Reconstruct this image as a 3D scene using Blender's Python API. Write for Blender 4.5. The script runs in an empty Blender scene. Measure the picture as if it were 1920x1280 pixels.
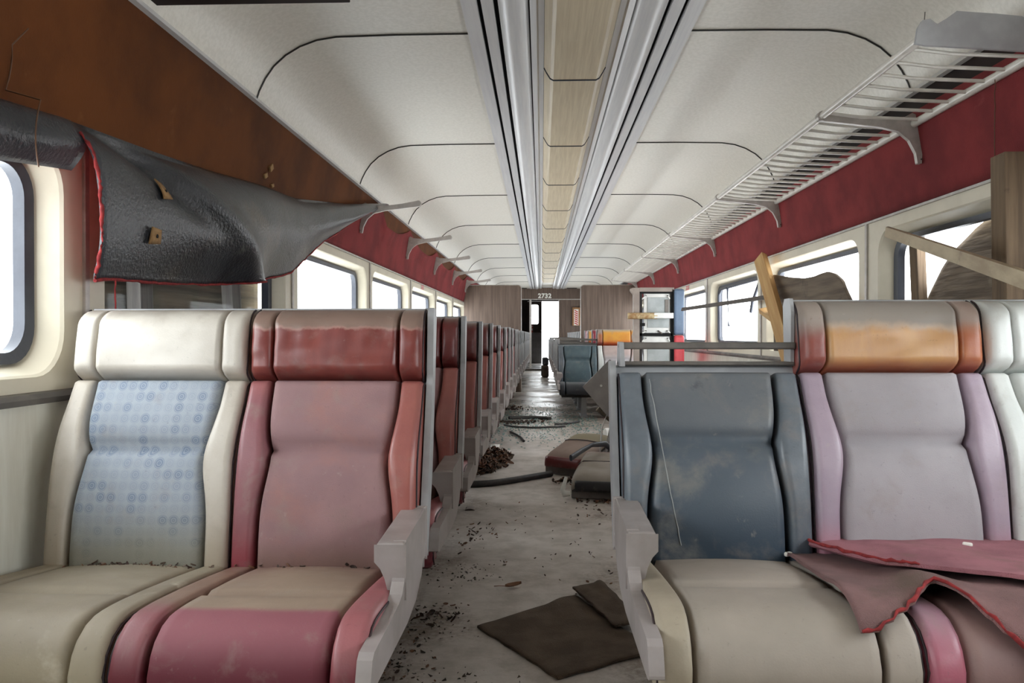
import bpy, math, random
from mathutils import Vector, Matrix, noise as mnoise
random.seed(7)
SC = bpy.context.scene
COL = SC.collection
PI = math.pi

# ------------------------------------------------------------------ camera, sky, exposure
cam_data = bpy.data.cameras.new('camera')
cam_data.sensor_width = 36.0
cam_data.lens = 28.0
cam_data.clip_start = 0.05
cam = bpy.data.objects.new('camera', cam_data)
COL.objects.link(cam)
cam.location = (-0.153, 0.0, 0.90)
cam.rotation_euler = (math.radians(90.0 - 0.4222), 0.0, math.atan(55 / 1493.3))
SC.camera = cam

world = bpy.data.worlds.new('overcast_sky')
SC.world = world
world.use_nodes = True
wn = world.node_tree
wn.nodes.clear()
w_out = wn.nodes.new('ShaderNodeOutputWorld')
w_bg = wn.nodes.new('ShaderNodeBackground')
w_bg.inputs['Color'].default_value = (0.93, 0.97, 1.0, 1)
w_bg.inputs['Strength'].default_value = 1.0
wn.links.new(w_bg.outputs[0], w_out.inputs[0])

SC.view_settings.view_transform = 'Standard'
SC.view_settings.look = 'None'
SC.view_settings.exposure = 3.22
SC.view_settings.gamma = 1.0
SC.view_settings.use_curve_mapping = False
SC.cycles.max_bounces = 12
SC.cycles.diffuse_bounces = 7
SC.cycles.glossy_bounces = 4
SC.cycles.transparent_max_bounces = 12
SC.cycles.sample_clamp_indirect = 6.0
SC.cycles.use_denoising = True
SC.cycles.caustics_reflective = False
SC.cycles.caustics_refractive = False

# ------------------------------------------------------------------ dimensions of the carriage (metres)
W = 1.41            # half width at the window panels
YB, YE = -2.3, 21.0  # YB cuts the car short behind the camera to reduce light from there
Z_RAIL, Z_SILL, Z_HEAD, Z_PAN = 0.755, 0.797, 1.385, 1.435
Z_COVE, X_COVE = 1.872, 1.335
Z_CEIL = 2.138
L_SEAM = [2.15 + 1.82 * k for k in range(-2, 11)]
R_SEAM = [2.05 + 1.835 * k for k in range(-2, 11)]
BRACKET_Y = [3.26 + 1.875 * k for k in range(6)]

def portal(name, loc, rot, sx, sy):
    l = bpy.data.lights.new(name, 'AREA')
    l.shape = 'RECTANGLE'; l.size = sx; l.size_y = sy
    l.cycles.is_portal = True
    o = bpy.data.objects.new(name, l)
    o.location = loc; o.rotation_euler = rot
    COL.objects.link(o)
for seams, sg in ((L_SEAM, -1), (R_SEAM, 1)):
    for y in seams[:-1]:
        portal('daylight_portal', (sg * (W + 0.09), y + 0.91, 1.09), (0, sg * PI / 2, 0), 0.56, 1.58)
portal('daylight_portal', (0.14, 25.9, 1.0), (-PI / 2, 0, 0), 0.6, 2.0)

# ------------------------------------------------------------------ helpers
def lin(c):
    r = []
    for v in c[:3]:
        v = v / 255.0
        r.append(v / 12.92 if v <= 0.04045 else ((v + 0.055) / 1.055) ** 2.4)
    return (r[0], r[1], r[2], 1.0)

class NT:
    def __init__(s, m):
        s.t = m.node_tree
    def n(s, kind, **kw):
        x = s.t.nodes.new(kind)
        for k, v in kw.items():
            if hasattr(x, k): setattr(x, k, v)
        return x
    def l(s, a, b): s.t.links.new(a, b)
    def val(s, sock, v):
        if hasattr(v, 'links') or hasattr(v, 'is_linked'): s.l(v, sock)
        else: sock.default_value = v
    def math(s, op, a, b=0.0, c=0.0):
        x = s.n('ShaderNodeMath', operation=op)
        for i, v in enumerate((a, b, c)): s.val(x.inputs[i], v)
        return x.outputs[0]
    def ramp(s, v, lo, hi, a=0.0, b=1.0):
        x = s.n('ShaderNodeMapRange'); x.interpolation_type = 'SMOOTHSTEP'
        s.val(x.inputs[0], v)
        for i, q in zip((1, 2, 3, 4), (lo, hi, a, b)): x.inputs[i].default_value = q
        return x.outputs[0]
    def mix(s, f, a, b):
        x = s.n('ShaderNodeMix', data_type='RGBA')
        s.val(x.inputs[0], f)
        for sock, v in ((x.inputs[6], a), (x.inputs[7], b)):
            if isinstance(v, (tuple, list)): sock.default_value = v
            else: s.l(v, sock)
        return x.outputs[2]
    def noise(s, vec, scale, detail=4, rough=0.55, dist=0.0):
        x = s.n('ShaderNodeTexNoise')
        s.l(vec, x.inputs['Vector'])
        x.inputs['Scale'].default_value = scale; x.inputs['Detail'].default_value = detail
        x.inputs['Roughness'].default_value = rough; x.inputs['Distortion'].default_value = dist
        return x.outputs[0]

def M(name, c1, c2=None, scale=6, rough=0.6, metal=0.0, bump=0.0, bscale=150, stretch=(1, 1, 1), lo=0.35, hi=0.65,
      grads=(), stains=(), rings=None, spec=0.5, coat=0.0, rvar=0.0):
    """procedural surface: two-tone noise, gradients of fading along an axis, stain patches, ring print, fine bump"""
    m = bpy.data.materials.new(name); m.use_nodes = True
    k = NT(m); bs = m.node_tree.nodes['Principled BSDF']
    tc = k.n('ShaderNodeTexCoord'); vec = tc.outputs['Object']
    mp = k.n('ShaderNodeMapping'); mp.inputs['Scale'].default_value = stretch
    k.l(vec, mp.inputs[0]); sv = mp.outputs[0]
    nz = k.noise(sv, scale, 5, 0.6)
    col = k.mix(k.ramp(nz, lo, hi), lin(c1), lin(c2 or c1))
    sep = k.n('ShaderNodeSeparateXYZ'); k.l(vec, sep.inputs[0])
    if rings:
        pitch, rc, amt = rings
        def frac(o): return k.math('SUBTRACT', k.math('FRACT', k.math('DIVIDE', o, pitch)), 0.5)
        fx, fz = frac(sep.outputs[0]), frac(sep.outputs[2])
        d = k.math('SQRT', k.math('ADD', k.math('MULTIPLY', fx, fx), k.math('MULTIPLY', fz, fz)))
        r = k.math('ABSOLUTE', k.math('SINE', k.math('MULTIPLY', d, 16.0)))
        inside = k.ramp(d, 0.44, 0.50, 1.0, 0.0)
        cell = k.n('ShaderNodeTexWhiteNoise', noise_dimensions='2D')
        cv = k.n('ShaderNodeCombineXYZ')
        k.l(k.math('FLOOR', k.math('DIVIDE', sep.outputs[0], pitch)), cv.inputs[0])
        k.l(k.math('FLOOR', k.math('DIVIDE', sep.outputs[2], pitch)), cv.inputs[1])
        k.l(cv.outputs[0], cell.inputs['Vector'])
        f = k.math('MULTIPLY', k.math('MULTIPLY', r, inside), k.ramp(cell.outputs[0], 0.2, 1.0, 0.25, 1.0))
        col = k.mix(k.math('MULTIPLY', f, amt), col, lin(rc))
    for (ax, a, b, c, amt, wob, wsc) in grads:
        p = sep.outputs[ax]
        if wob:
            q = k.noise(vec, wsc, 5, 0.6)
            p = k.math('ADD', p, k.math('MULTIPLY', k.math('SUBTRACT', q, 0.5), wob))
        col = k.mix(k.ramp(p, a, b, 0.0, amt) if a < b else k.ramp(p, b, a, amt, 0.0), col, lin(c))
    for (c, sc, a, b, amt) in stains:
        q = k.noise(vec, sc, 6, 0.62, 0.3)
        col = k.mix(k.ramp(q, a, b, 0.0, amt), col, lin(c))
    k.l(col, bs.inputs['Base Color'])
    bs.inputs['Metallic'].default_value = metal
    bs.inputs['Specular IOR Level'].default_value = spec
    bs.inputs['Coat Weight'].default_value = coat
    if rvar:
        k.l(k.ramp(k.noise(vec, 5, 4), 0.3, 0.7, max(0.05, rough - rvar), min(1, rough + rvar)), bs.inputs['Roughness'])
    else:
        bs.inputs['Roughness'].default_value = rough
    if bump:
        b = k.n('ShaderNodeBump'); b.inputs['Strength'].default_value = bump; b.inputs['Distance'].default_value = 0.01
        k.l(k.noise(sv, bscale, 3), b.inputs['Height']); k.l(b.outputs[0], bs.inputs['Normal'])
    return m

def wood(name, c1, c2, axis=2, scale=30, rough=0.7, knots=0.0, bump=0.15, stains=()):
    st = [1.0, 1.0, 1.0]; st[axis] = 0.06
    return M(name, c1, c2, scale=scale, rough=rough, bump=bump, bscale=scale * 2, stretch=tuple(st), lo=0.3, hi=0.7, stains=stains)

class MB:
    def __init__(s):
        s.v = []; s.f = []; s.m = []; s.sm = []
    def add(s, vs, fs, mi=0, smooth=False):
        o = len(s.v); s.v += [tuple(v) for v in vs]
        for f in fs:
            s.f.append([o + i for i in f]); s.m.append(mi); s.sm.append(smooth)
        return s
    def box(s, c, d, rot=None, mi=0):
        hx, hy, hz = d[0] / 2, d[1] / 2, d[2] / 2
        vs = [Vector((x, y, z)) for x in (-hx, hx) for y in (-hy, hy) for z in (-hz, hz)]
        if rot is not None: vs = [rot @ v for v in vs]
        vs = [v + Vector(c) for v in vs]
        return s.add(vs, [(0, 1, 3, 2), (4, 6, 7, 5), (0, 4, 5, 1), (2, 3, 7, 6), (0, 2, 6, 4), (1, 5, 7, 3)], mi)
    def prism(s, poly, ax, a, b, mi=0, smooth=False):
        """poly of 2-D points in the two axes other than ax, extruded from a to b"""
        def P(q, t):
            return (t, q[0], q[1]) if ax == 0 else ((q[0], t, q[1]) if ax == 1 else (q[0], q[1], t))
        n = len(poly)
        vs = [P(q, a) for q in poly] + [P(q, b) for q in poly]
        fs = [tuple(range(n - 1, -1, -1)), tuple(range(n, 2 * n))]
        s.add(vs, fs, mi)
        s.add(vs, [(i, (i + 1) % n, n + (i + 1) % n, n + i) for i in range(n)], mi, smooth)
        return s
    def tube(s, pts, r, seg=8, mi=0, flat=None, cap=True):
        pts = [Vector(p) for p in pts]; n = len(pts); vs = []
        up0 = Vector((0, 0, 1))
        for i, p in enumerate(pts):
            t = (pts[min(i + 1, n - 1)] - pts[max(i - 1, 0)]).normalized()
            u = up0 if abs(t.dot(up0)) < 0.95 else Vector((1, 0, 0))
            a = t.cross(u).normalized(); b = a.cross(t).normalized()
            rr = r[i] if isinstance(r, (list, tuple)) else r
            for k in range(seg):
                th = 2 * PI * k / seg
                vs.append(p + a * math.cos(th) * rr * (flat or 1.0) + b * math.sin(th) * rr)
        fs = [(i * seg + k, i * seg + (k + 1) % seg, (i + 1) * seg + (k + 1) % seg, (i + 1) * seg + k) for i in range(n - 1) for k in range(seg)]
        s.add(vs, fs, mi, True)
        if cap:
            s.add(vs[:seg], [tuple(range(seg - 1, -1, -1))], mi); s.add(vs[-seg:], [tuple(range(seg))], mi)
        return s
    def sheet(s, fn, nu, nv, th, mi=0, mi_back=None):
        """solid sheet: fn(i/nu, j/nv) -> point, thickness th behind its face"""
        g = [[Vector(fn(i / nu, j / nv)) for j in range(nv + 1)] for i in range(nu + 1)]
        vs = []; bk = []
        for i in range(nu + 1):
            for j in range(nv + 1):
                a = g[min(i + 1, nu)][j] - g[max(i - 1, 0)][j]
                b = g[i][min(j + 1, nv)] - g[i][max(j - 1, 0)]
                nn = a.cross(b)
                nn = nn.normalized() if nn.length > 1e-9 else Vector((0, 0, 1))
                vs.append(g[i][j]); bk.append(g[i][j] - nn * th)
        N = nv + 1; o = len(vs); q = lambda i, j: i * N + j
        s.add(vs + bk, [], mi)
        base = len(s.v) - 2 * o
        def face(f, m, sm=True):
            s.f.append([base + x for x in f]); s.m.append(m); s.sm.append(sm)
        for i in range(nu):
            for j in range(nv):
                face((q(i, j), q(i + 1, j), q(i + 1, j + 1), q(i, j + 1)), mi)
                face((o + q(i, j), o + q(i, j + 1), o + q(i + 1, j + 1), o + q(i + 1, j)), mi if mi_back is None else mi_back)
        for i in range(nu):
            face((q(i, 0), o + q(i, 0), o + q(i + 1, 0), q(i + 1, 0)), mi, False)
            face((q(i, nv), q(i + 1, nv), o + q(i + 1, nv), o + q(i, nv)), mi, False)
        for j in range(nv):
            face((q(0, j), q(0, j + 1), o + q(0, j + 1), o + q(0, j)), mi, False)
            face((q(nu, j), o + q(nu, j), o + q(nu, j + 1), q(nu, j + 1)), mi, False)
        return s
    def build(s, name, mats, parent=None, bevel=0.0, kind=None, label=None, loc=None, rot=None):
        me = bpy.data.meshes.new(name)
        me.from_pydata(s.v, [], s.f)
        for m in (mats if isinstance(mats, (list, tuple)) else [mats]): me.materials.append(m)
        me.polygons.foreach_set('material_index', s.m)
        me.polygons.foreach_set('use_smooth', s.sm)
        me.update()
        o = bpy.data.objects.new(name, me); COL.objects.link(o)
        if parent is not None: o.parent = parent
        if bevel:
            b = o.modifiers.new('bevel', 'BEVEL'); b.width = bevel; b.segments = 2; b.limit_method = 'ANGLE'; b.angle_limit = math.radians(40)
        if kind: o['kind'] = kind
        if label: o['label'] = label
        if loc: o.location = loc
        if rot: o.rotation_euler = rot
        return o

def thing(name, label, cat, loc=(0, 0, 0), rot=(0, 0, 0), group=None):
    o = bpy.data.objects.new(name, None); COL.objects.link(o)
    o.empty_display_size = 0.1; o.location = loc; o.rotation_euler = rot
    return tag(o, label, cat, group)
def tag(o, label, cat, group=None):
    o['label'] = label; o['category'] = cat
    if group: o['group'] = group
    return o
def kids(o): return [c for c in bpy.data.objects if c.parent == o]
def copy_tree(o, parent=None, tree=None):
    tree = tree if tree is not None else child_map()
    c = o.copy(); COL.objects.link(c)
    if parent is not None: c.parent = parent
    for ch in tree.get(o.name, []): copy_tree(ch, c, tree)
    return c
def child_map():
    d = {}
    for c in bpy.data.objects:
        if c.parent: d.setdefault(c.parent.name, []).append(c)
    return d
def lerp_tab(tab, x):
    if x <= tab[0][0]: return tab[0][1]
    for (a, b), (c, d) in zip(tab, tab[1:]):
        if x <= c: return b + (d - b) * (x - a) / (c - a)
    return tab[-1][1]
def ns(x, y, z=0.0): return mnoise.noise(Vector((x, y, z)))

# ------------------------------------------------------------------ materials of the carriage
m_ceil = M('ceiling_laminate', (232, 228, 218), (222, 218, 207), scale=60, rough=0.42, bump=0.012, bscale=220, spec=0.5)
m_alu = M('brushed_aluminium', (216, 216, 216), (206, 206, 208), scale=8, rough=0.38, metal=0.1, stretch=(8, 0.3, 8))
m_alu2 = M('cast_aluminium', (188, 182, 176), (170, 164, 158), scale=20, rough=0.42, metal=0.25)
m_black = M('black_gap', (8, 8, 9), rough=0.9)
m_cream = M('cream_plastic', (222, 214, 194), (208, 200, 180), scale=3, rough=0.45, bump=0.03, bscale=60, stains=((150, 140, 118), 1.6, 0.58, 0.8, 0.5),) if False else \
    M('cream_plastic', (222, 214, 194), (210, 202, 182), scale=3, rough=0.45, bump=0.03, bscale=60, stains=(((150, 140, 118), 1.6, 0.6, 0.85, 0.5),))
m_wains = M('cream_wainscot', (222, 220, 208), (208, 204, 190), scale=4, rough=0.5, stretch=(1, 4, 0.5), stains=(((150, 120, 90), 2.2, 0.6, 0.8, 0.55),))
m_rail = M('grey_rail', (120, 114, 108), (92, 88, 84), scale=6, rough=0.5, metal=0.3)
m_red = M('red_wall_carpet', (146, 52, 54), (122, 40, 44), scale=3, rough=0.95, bump=0.6, bscale=420, stains=(((88, 30, 32), 1.4, 0.55, 0.8, 0.6), ((176, 84, 84), 9, 0.62, 0.85, 0.5)))
m_brown = M('brown_hardboard', (106, 60, 26), (82, 45, 20), scale=2.2, rough=0.8, spec=0.2, bump=0.1, bscale=120, stains=(((62, 40, 28), 1.2, 0.55, 0.8, 0.7), ((132, 84, 46), 7, 0.62, 0.8, 0.5)))
m_dark = M('dark_cavity', (40, 26, 22), (26, 18, 16), scale=4, rough=0.9)
m_gasket = M('black_rubber', (44, 47, 58), (58, 62, 72), scale=6, rough=0.45, bump=0.05, bscale=60)
m_wood_wall = wood('brown_wood_laminate', (110, 92, 80), (84, 68, 58), axis=2, scale=26, rough=0.45, bump=0.05)
m_floor = None

def glass_mat():
    m = bpy.data.materials.new('window_glass'); m.use_nodes = True
    k = NT(m); m.node_tree.nodes.remove(m.node_tree.nodes['Principled BSDF'])
    out = m.node_tree.nodes['Material Output']
    tr = k.n('ShaderNodeBsdfTransparent'); tr.inputs[0].default_value = (0.97, 0.98, 0.98, 1)
    gl = k.n('ShaderNodeBsdfGlossy'); gl.inputs['Roughness'].default_value = 0.03
    lw = k.n('ShaderNodeLayerWeight'); lw.inputs[0].default_value = 0.12
    mx = k.n('ShaderNodeMixShader')
    k.l(k.math('MULTIPLY', lw.outputs['Facing'], 0.05), mx.inputs[0]); k.l(tr.outputs[0], mx.inputs[1]); k.l(gl.outputs[0], mx.inputs[2]); k.l(mx.outputs[0], out.inputs[0])
    return m
m_glass = glass_mat()

def floor_mat():
    m = bpy.data.materials.new('worn_grey_linoleum'); m.use_nodes = True
    k = NT(m); bs = m.node_tree.nodes['Principled BSDF']
    tc = k.n('ShaderNodeTexCoord'); v = tc.outputs['Object']
    a = k.noise(v, 1.6, 6, 0.62); b = k.noise(v, 9, 6, 0.65); c = k.noise(v, 55, 4, 0.7)
    sep = k.n('ShaderNodeSeparateXYZ'); k.l(v, sep.inputs[0])
    col = k.mix(k.ramp(b, 0.35, 0.7), lin((196, 188, 182)), lin((168, 160, 152)))
    # trodden dirt lies along the seat feet, thins out down the middle of the aisle
    edge = k.ramp(k.math('ABSOLUTE', k.math('ADD', sep.outputs[0], 0.2)), 0.06, 0.42, -0.10, 0.10)
    near = k.ramp(sep.outputs[1], 1.8, 4.0, 0.12, 0.0)  # dirt by the camera, deepened to paint in the fall-off of light
    far = k.ramp(sep.outputs[1], 6.5, 9.0, 0.0, 0.07)
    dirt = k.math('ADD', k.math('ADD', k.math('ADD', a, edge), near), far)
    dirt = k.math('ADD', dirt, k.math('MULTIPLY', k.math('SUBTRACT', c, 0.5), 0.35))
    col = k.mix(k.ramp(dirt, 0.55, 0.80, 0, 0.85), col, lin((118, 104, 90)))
    col = k.mix(k.ramp(c, 0.66, 0.74, 0, 0.5), col, lin((62, 54, 46)))
    k.l(col, bs.inputs['Base Color'])
    wet = k.ramp(sep.outputs[1], 4.5, 9.0, 0.62, 0.24)
    k.l(k.math('ADD', wet, k.ramp(a, 0.4, 0.65, -0.06, 0.22)), bs.inputs['Roughness'])
    bp = k.n('ShaderNodeBump'); bp.inputs['Strength'].default_value = 0.25; bp.inputs['Distance'].default_value = 0.006
    k.l(k.math('ADD', c, k.math('MULTIPLY', b, 1.5)), bp.inputs['Height']); k.l(bp.outputs[0], bs.inputs['Normal'])
    return m
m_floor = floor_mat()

# ------------------------------------------------------------------ the carriage shell
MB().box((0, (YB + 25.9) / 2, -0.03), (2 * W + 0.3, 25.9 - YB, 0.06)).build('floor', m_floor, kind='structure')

# ceiling: flat in the middle, rounded down to the walls (one solid skin)
prof = [(0.445, 2.138), (0.75, 2.137), (1.0, 2.132), (1.08, 2.120), (1.15, 2.095), (1.21, 2.060), (1.26, 2.015), (1.295, 1.965), (1.32, 1.915), (1.335, 1.872)]
sk = MB()
for sg in (-1, 1):
    pts = [(sg * x, z) for x, z in prof]
    top = [(sg * (x + 0.02), z + 0.03) for x, z in prof]
    n = len(pts)
    vs = [(x, YB, z) for x, z in pts] + [(x, YE, z) for x, z in pts] + [(x, YB, z) for x, z in top] + [(x, YE, z) for x, z in top]
    fs = []
    for i in range(n - 1):
        a = (i, i + 1, n + i + 1, n + i); b = (2 * n + i, 3 * n + i, 3 * n + i + 1, 2 * n + i + 1)
        fs += [a if sg > 0 else a[::-1], b if sg > 0 else b[::-1]]
    sk.add(vs, fs, 0, True)
sk.box((0, (YB + YE) / 2, 2.185), (0.95, YE - YB, 0.02))
sk.build('ceiling', m_ceil, kind='structure')
sy = [1.35] + BRACKET_Y + [BRACKET_Y[-1] + 1.875 * k for k in (1, 2, 3)]
for y in sy:
    for sg in (-1, 1):
        q = MB().tube([(sg * (x - 0.002), y, z - 0.003) for x, z in prof], 0.0035, 6)
        q.build('trim_1', M('seam_strip', (60, 58, 56), rough=0.35, metal=0.7) if 'seam_strip' not in bpy.data.materials else bpy.data.materials['seam_strip'], kind='structure')

# aluminium channels either side of the light strip: flat strips, two dark slots, a curved reflector, a flange
for sg in (-1, 1):
    q = MB()
    def strip(x0, x1, z, t=0.02):
        q.box((sg * (x0 + x1) / 2, (YB + YE) / 2, z + t / 2), (abs(x1 - x0), YE - YB, t))
    strip(0.393, 0.452, 2.128); strip(0.332, 0.377, 2.130)
    q2 = [(0.314, 2.128), (0.27, 2.122), (0.245, 2.126), (0.22, 2.138), (0.203, 2.146), (0.203, 2.165), (0.314, 2.165)]
    q.prism([(sg * x, z) for x, z in q2], 1, YB, YE, 0, True)
    q3 = [(0.197, 2.138), (0.172, 2.132), (0.165, 2.138), (0.142, 2.138), (0.142, 2.165), (0.197, 2.165)]
    q.prism([(sg * x, z) for x, z in q3], 1, YB, YE, 0, False)
    q.build('trim_2', m_alu, kind='structure')
    MB().box((sg * 0.30, (YB + YE) / 2, 2.170), (0.32, YE - YB, 0.006)).build('trim_3', m_black, kind='structure')

# wall builder
def rrect(y0, y1, z0, z1, r, n=8):
    p = []
    for cy, cz, a0 in ((y1 - r, z1 - r, 0), (y0 + r, z1 - r, 90), (y0 + r, z0 + r, 180), (y1 - r, z0 + r, 270)):
        for k in range(n):
            a = math.radians(a0 + 90 * k / (n - 1)); p.append((cy + r * math.cos(a), cz + r * math.sin(a)))
    return p
def ring(mb, A, xa, B, xb, flip, mi=0, smooth=False):
    n = len(A)
    vs = [(xa, y, z) for y, z in A] + [(xb, y, z) for y, z in B]
    fs = [(i, (i + 1) % n, n + (i + 1) % n, n + i) for i in range(n)]
    mb.add(vs, [f[::-1] for f in fs] if flip else fs, mi, smooth)

boarded = {('L', 1): 1, ('R', 0): 1}
win_no = [0]
for side, sg, seams in (('left', -1, L_SEAM), ('right', 1, R_SEAM)):
    wall = MB()
    fl = sg < 0
    for i, y0 in enumerate(seams[:-1]):
        y1 = seams[i + 1]; g = 0.004
        a, b = (y0 + 0.10, y0 + 1.725) if sg < 0 else (y0 + 0.10, y0 + 1.715)
        O = rrect(y0 + g, y1 - g, Z_RAIL, Z_PAN, 0.0005)
        H = rrect(a, b, Z_SILL, Z_HEAD, 0.115)
        H1 = rrect(a + 0.006, b - 0.006, Z_SILL + 0.006, Z_HEAD - 0.006, 0.112)
        H2 = rrect(a + 0.032, b - 0.032, Z_SILL + 0.030, Z_HEAD - 0.034, 0.095)
        X = sg * W
        ring(wall, O, X, H, X, fl)
        ring(wall, H, X, H1, X + sg * 0.008, fl, 0, True)
        ring(wall, H1, X + sg * 0.008, H2, X + sg * 0.075, fl, 0, True)
        O2 = rrect(y0 + g, y1 - g, Z_RAIL, Z_PAN, 0.0005)
        ring(wall, O2, X + sg * 0.11, H2, X + sg * 0.11, not fl)
        ring(wall, H2, X + sg * 0.075, H2, X + sg * 0.11, fl, 0, True)
        ring(wall, O, X, O2, X + sg * 0.11, not fl)
        # window: rubber gasket, pane
        G1 = rrect(a + 0.034, b - 0.034, Z_SILL + 0.032, Z_HEAD - 0.036, 0.094)
        G2 = rrect(a + 0.064, b - 0.064, Z_SILL + 0.060, Z_HEAD - 0.058, 0.075)
        gx0, gx1 = X + sg * 0.058, X + sg * 0.095
        broken = side == 'right' and i in (2, 3, 4)
        win_no[0] += 1
        gk = MB()
        ring(gk, G1, gx0, G2, gx0 + sg * 0.006, fl); ring(gk, G2, gx0 + sg * 0.006, G2, gx1, fl, 0, True); ring(gk, G1, gx1, G2, gx1, not fl)
        ring(gk, G1, gx0, G1, gx1, not fl, 0, True)
        go = gk.build('window_%d' % win_no[0], m_gasket, kind='structure')
        if not broken:
            mp = MB(); PG = rrect(a + 0.058, b - 0.058, Z_SILL + 0.054, Z_HEAD - 0.052, 0.08)
            n = len(PG); gx = X + sg * 0.082
            vs = [(gx, y, z) for y, z in PG] + [(gx + sg * 0.006, y, z) for y, z in PG]
            mp.add(vs, [tuple(range(n)), tuple(range(2 * n - 1, n - 1, -1))] + [(k, (k + 1) % n, n + (k + 1) % n, n + k) for k in range(n)])
            mp.build('glass_pane', m_glass, go)
        if i > 0:
            MB().box((sg * (W - 0.003), y0, (Z_RAIL + Z_PAN) / 2), (0.012, 0.030 if i in (4, 5) and side == 'left' else 0.022, Z_PAN - Z_RAIL)).build('trim_4', m_alu2, kind='structure', bevel=0.002)
    e0, e1 = seams[0], seams[-1]
    if e0 > YB: wall.box((sg * (W + 0.05), (YB + e0) / 2, 1.09), (0.1, e0 - YB, Z_PAN - Z_RAIL))
    if e1 < YE: wall.box((sg * (W + 0.05), (YE + e1) / 2, 1.09), (0.1, YE - e1, Z_PAN - Z_RAIL))
    # wainscot below the rail, board above the panels
    wall.box((sg * (W + 0.055), (YB + YE) / 2, 0.375), (0.11, YE - YB, 0.765), mi=1)
    up = [(sg * W, 1.437), (sg * X_COVE, 1.880), (sg * (X_COVE + 0.12), 1.92), (sg * (W + 0.11), 1.437)]
    wall.prism(up, 1, YB, YE, 2)
    wall.build('wall_' + side, [m_cream, m_wains, m_brown if sg < 0 else m_dark], kind='structure')
    MB().prism([(sg * W, 0.728), (sg * (W - 0.02), 0.732), (sg * (W - 0.024), 0.745), (sg * (W - 0.018), 0.757), (sg * W, 0.760)], 1, YB, YE).build('baseboard_' + side, m_rail, kind='structure')
    MB().box((sg * (W - 0.004), (YB + YE) / 2, 1.437), (0.014, YE - YB, 0.010)).build('trim_5', m_alu2, kind='structure')
    MB().prism([(sg * (X_COVE - 0.014), 1.866), (sg * (X_COVE + 0.02), 1.858), (sg * (X_COVE + 0.02), 1.884), (sg * (X_COVE - 0.006), 1.886)], 1, YB, YE).build('trim_6', m_alu, kind='structure')
MB().box((0, YB - 0.03, 1.08), (2 * W + 0.3, 0.06, 2.3)).build('wall_back', m_wood_wall, kind='structure')  # unseen closing wall, set close behind the camera to hold back light

# the far end: header with the car number, side panels, vestibule and the end door
def upper_x(z): return W - (W - X_COVE) * (z - 1.437) / (1.88 - 1.437)
fe = MB()
fe.box((0.0, YE + 0.04, 2.01), (2.76, 0.08, 0.30))
fe.box((-1.08, YE + 0.04, 0.93), (0.74, 0.08, 1.86))
fe.box((0.865, YE + 0.04, 0.93), (1.11, 0.08, 1.86))
fe.build('wall_end', m_wood_wall, kind='structure')
MB().box((0.0, YE - 0.006, 1.853), (2.7, 0.02, 0.022)).box((-0.44, YE + 0.02, 0.925), (0.05, 0.14, 1.85)).box((0.31, YE + 0.02, 0.925), (0.016, 0.12, 1.85)).build('trim_7', m_alu2, kind='structure')
vb = MB()
vb.box((-1.44, 23.45, 1.05), (0.06, 4.8, 2.2)); vb.box((1.44, 23.45, 1.05), (0.06, 4.8, 2.2)); vb.box((0, 23.45, 2.2), (2.94, 4.8, 0.05))
vb.box((-1.02, 25.88, 1.05), (0.84, 0.08, 2.2)); vb.box((0.94, 25.88, 1.05), (1.02, 0.08, 2.2)); vb.box((0, 25.88, 2.1), (1.3, 0.08, 0.18))
vb.build('wall_vestibule', M('dark_vestibule', (58, 46, 40), (44, 36, 32), scale=5, rough=0.7), kind='structure')
m_doorb = M('door_brown', (62, 48, 42), (50, 40, 36), scale=5, rough=0.5)
m_doorg = M('door_grey', (132, 132, 134), (118, 118, 120), scale=5, rough=0.5)
D = MB()
dx0, dx1, dz1, DY = -0.60, -0.136, 2.005, 25.80
O = rrect(dx0, dx1, 1.0, dz1, 0.0005); H = rrect(-0.52, -0.245, 1.27, 1.90, 0.06)
def ringy(mb, A, ya, B, yb, mi=0):
    n = len(A); vs = [(x, ya, z) for x, z in A] + [(x, yb, z) for x, z in B]
    mb.add(vs, [(i, (i + 1) % n, n + (i + 1) % n, n + i) for i in range(n)], mi)
ringy(D, O, DY, H, DY); ringy(D, H, DY, H, DY + 0.04); ringy(D, O, DY + 0.04, H, DY + 0.04); ringy(D, O, DY, O, DY + 0.04)
D.box(((dx0 + dx1) / 2, DY + 0.02, 0.5), (dx1 - dx0, 0.04, 1.0), mi=1)
door = D.build('door_1', [m_doorb, m_doorg], kind='structure')
MB().box((-0.16, DY - 0.012, 1.06), (0.03, 0.024, 0.05)).build('door_handle', m_alu2, door, bevel=0.004)
dp = MB(); dp.box((-0.383, DY + 0.02, 1.585), (0.30, 0.006, 0.65)); dp.build('glass_pane', m_glass, door)
sd = MB().box((-0.47, DY - 0.003, 1.12), (0.09, 0.004, 0.26)); sd.build('door_notice', M('notice_red', (170, 40, 34), (220, 200, 196), scale=18, rough=0.5, lo=0.45, hi=0.55), door)

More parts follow.
